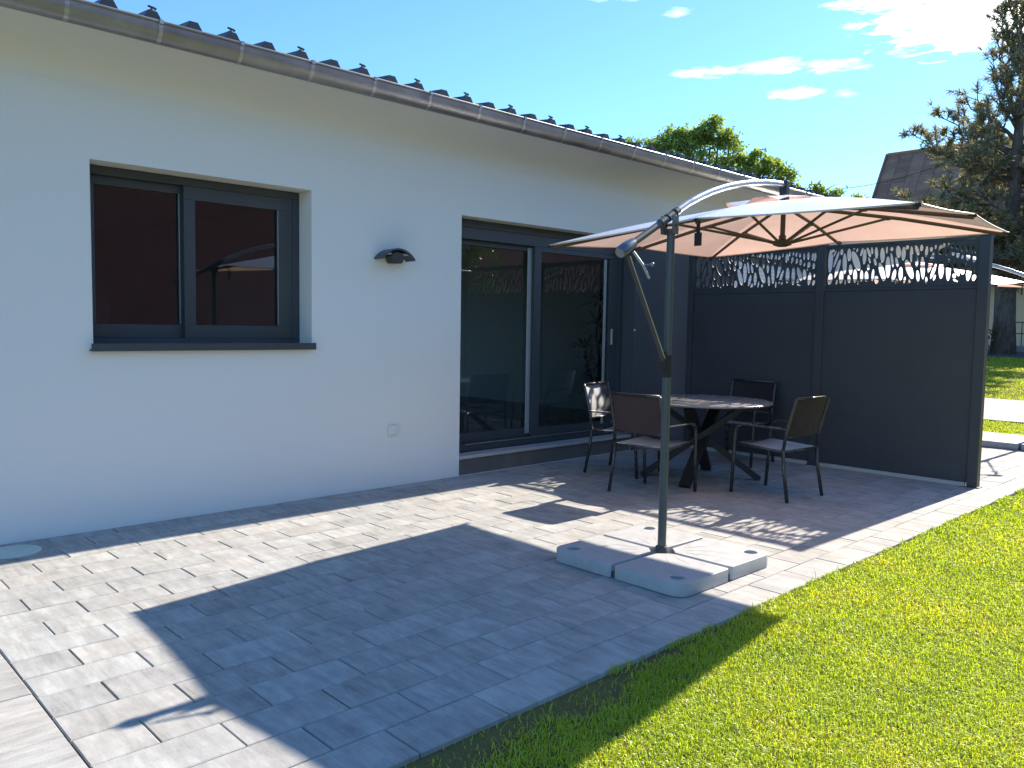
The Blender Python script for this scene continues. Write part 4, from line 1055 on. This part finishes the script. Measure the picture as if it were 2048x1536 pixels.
rh = thing('red_house', 'dark red rendered house across the lawn, mirrored in the window glass', 'house', (0, 0, 0))
b = MB(); b.box(1.0, 46.0, -26, -16.5, -.02, 5.6); b.build('wall', M['redwall'], rh)
b = MB(); b.add([(.5, -16.0, 5.6), (46.5, -16.0, 5.6), (46.5, -21.2, 8.6), (.5, -21.2, 8.6), (.5, -26.5, 5.6), (46.5, -26.5, 5.6)], [(0, 1, 2, 3), (3, 2, 5, 4), (0, 3, 4), (1, 5, 2), (0, 4, 5, 1)]); b.build('roof', M['rooftile'], rh)
for X in (24.0, 31.0):
    b = MB(); b.box(X, X + 1.3, -16.5, -16.47, 1.0, 2.3); wn_ = b.build('window', M['white'], rh)
    b = MB(); b.box(X + .08, X + 1.22, -16.469, -16.46, 1.08, 2.22); b.build('pane', M['lampbody'], wn_)

# railing by the road
rl = thing('railing', 'brown metal railing in front of the beige house', 'railing', (35.2, 0, terrain_z(35.2)))
for z in (.14, .62, 1.05):
    b = MB(); b.box(-.02, .02, -8, 3.35, z - .02, z + .02); b.build('rail', M['rust'], rl)
for k in range(38):
    b = MB(); y = 3.3 - k * .3; b.box(-.012, .012, y - .014, y + .014, 0, 1.05); b.build('bar', M['rust'], rl)
b = MB(); b.box(34.6, 35.0, -30, 5.0, .8, terrain_z(34.8) + .18); 
tag(b.build('low_wall', M['concrete']), 'low pale concrete wall along the road under the railing', 'wall')

# overhead cable
cb = MB(); p0, p1 = Vector((20.6, 7.3, 5.62)), Vector((41.0, 8.6, 9.2))
cb.tube([p0.lerp(p1, k / 10) + Vector((0, 0, -.5 * math.sin(math.pi * k / 10))) for k in range(11)], .011, 5)
tag(cb.build('overhead_cable', M['cable']), 'thin dark overhead cable crossing the sky to the brown roof', 'cable')

# ---------------------------------------------------------------- grass
def grass():
    r = np.random.default_rng(77)
    def scatter(x0, x1, y0, y1, dens):
        n = int((x1 - x0) * (y1 - y0) * dens); return np.stack([r.uniform(x0, x1, n), r.uniform(y0, y1, n)], 1)
    parts = []
    # near lawn, thinner with distance from the viewer's usual place
    P = scatter(0.3, 14.5, -9.0, Y_EDGE + 0.012, 21000)
    d = np.hypot(P[:, 0] - CAM.x, P[:, 1] - CAM.y)
    keep = r.random(len(P)) < np.clip((3.3 / d) ** 1.6, 0.035, 1.0); P, d = P[keep], d[keep]
    # ragged edge along the paving, with a bare strip of soil near the left end
    e = Y_EDGE - P[:, 1]
    nv = np.array([mnoise.noise(Vector((x * 2.3, 4.1, 0))) + .6 * mnoise.noise(Vector((x * 9.0, 1.1, 3))) for x in P[:, 0]])
    bare = np.clip((3.5 - P[:, 0]) / 1.5, 0, 1) * .15
    lim = .002 + .045 * nv + bare * (0.75 + .6 * nv)
    soft = np.clip((e - lim) / (.02 + bare * .9), 0, 1)
    keep = r.random(len(P)) < np.maximum(soft, (e > .0) * .05); P, d = P[keep], d[keep]
    parts.append((P, np.full(len(P), -.022), np.clip(d / 3.6, 1, 3.2)))
    # tufts along the edge that spill over the paving
    ex = r.uniform(2.6, 13.3, 5200); keep = np.array([mnoise.noise(Vector((x * 5.0, 7.7, 1))) for x in ex]) + r.uniform(-.5, .5, len(ex)) > .12; ex = ex[keep]
    P2 = np.stack([ex, Y_EDGE - np.abs(r.normal(0, .018, len(ex))) - .002], 1)
    parts.append((P2, np.full(len(P2), -.015), np.clip(np.hypot(P2[:, 0], P2[:, 1] - CAM.y) / 3.6, 1, 3.2) * 1.01))
    n_edge0 = len(P); n_edge1 = len(P) + len(P2)
    # beyond the terrace
    Q = scatter(13.45, 15.3, -6, 3, 1500); parts.append((Q, np.full(len(Q), -.022), np.full(len(Q), 3.0)))
    Q = scatter(20.2, 31.2, -6, 9, 520); parts.append((Q, np.array([terrain_z(x) for x in Q[:, 0]]), np.full(len(Q), 4.5)))
    P = np.concatenate([p[0] for p in parts]); Z = np.concatenate([p[1] for p in parts]); S = np.concatenate([p[2] for p in parts]); n = len(P)
    a = r.uniform(0, 2 * np.pi, n); lean = r.uniform(.25, 1.25, n); h = r.uniform(.015, .032, n) * (1 + .10 * (S - 1)) * np.where(r.random(n) < .02, 1.7, 1.0); wd = r.uniform(.0012, .0021, n) * S
    h[n_edge0:n_edge1] *= 1.25; a[n_edge0:n_edge1] = r.normal(np.pi / 2, .8, n_edge1 - n_edge0)
    cl_ = np.array([mnoise.noise(Vector((x * 3.0, y * 3.0, 9))) for x, y in P]); h *= 1 + .25 * cl_
    dx, dy = np.cos(a), np.sin(a); px, py = -dy, dx
    b0 = np.stack([P[:, 0], P[:, 1], Z], 1); side = np.stack([px * wd, py * wd, np.zeros(n)], 1)
    m1 = b0 + np.stack([dx * h * lean * .35, dy * h * lean * .35, h * .62], 1); tp = b0 + np.stack([dx * h * lean, dy * h * lean, h * np.maximum(1.05 - .45 * lean, .4)], 1)
    V = np.stack([b0 - side, b0 + side, m1 + side * .85, m1 - side * .85, tp], 1).reshape(-1, 3)
    me = bpy.data.meshes.new('grass'); me.vertices.add(5 * n); me.vertices.foreach_set('co', V.astype(np.float32).ravel())
    i = np.arange(n, dtype=np.int32)[:, None] * 5
    lv = np.concatenate([i, i + 1, i + 2, i + 3, i + 3, i + 2, i + 4], 1).ravel()
    me.loops.add(7 * n); me.loops.foreach_set('vertex_index', lv.astype(np.int32))
    ls = np.stack([np.arange(n) * 7, np.arange(n) * 7 + 4], 1).ravel().astype(np.int32)
    me.polygons.add(2 * n); me.polygons.foreach_set('loop_start', ls); me.polygons.foreach_set('loop_total', np.tile([4, 3], n).astype(np.int32))
    me.update(calc_edges=True)
    o = mobj('grass', me, M['grass']); tag(o, 'short sunlit lawn grass beside the paving', 'grass', kind='stuff')
    print('blades', n)
grass()
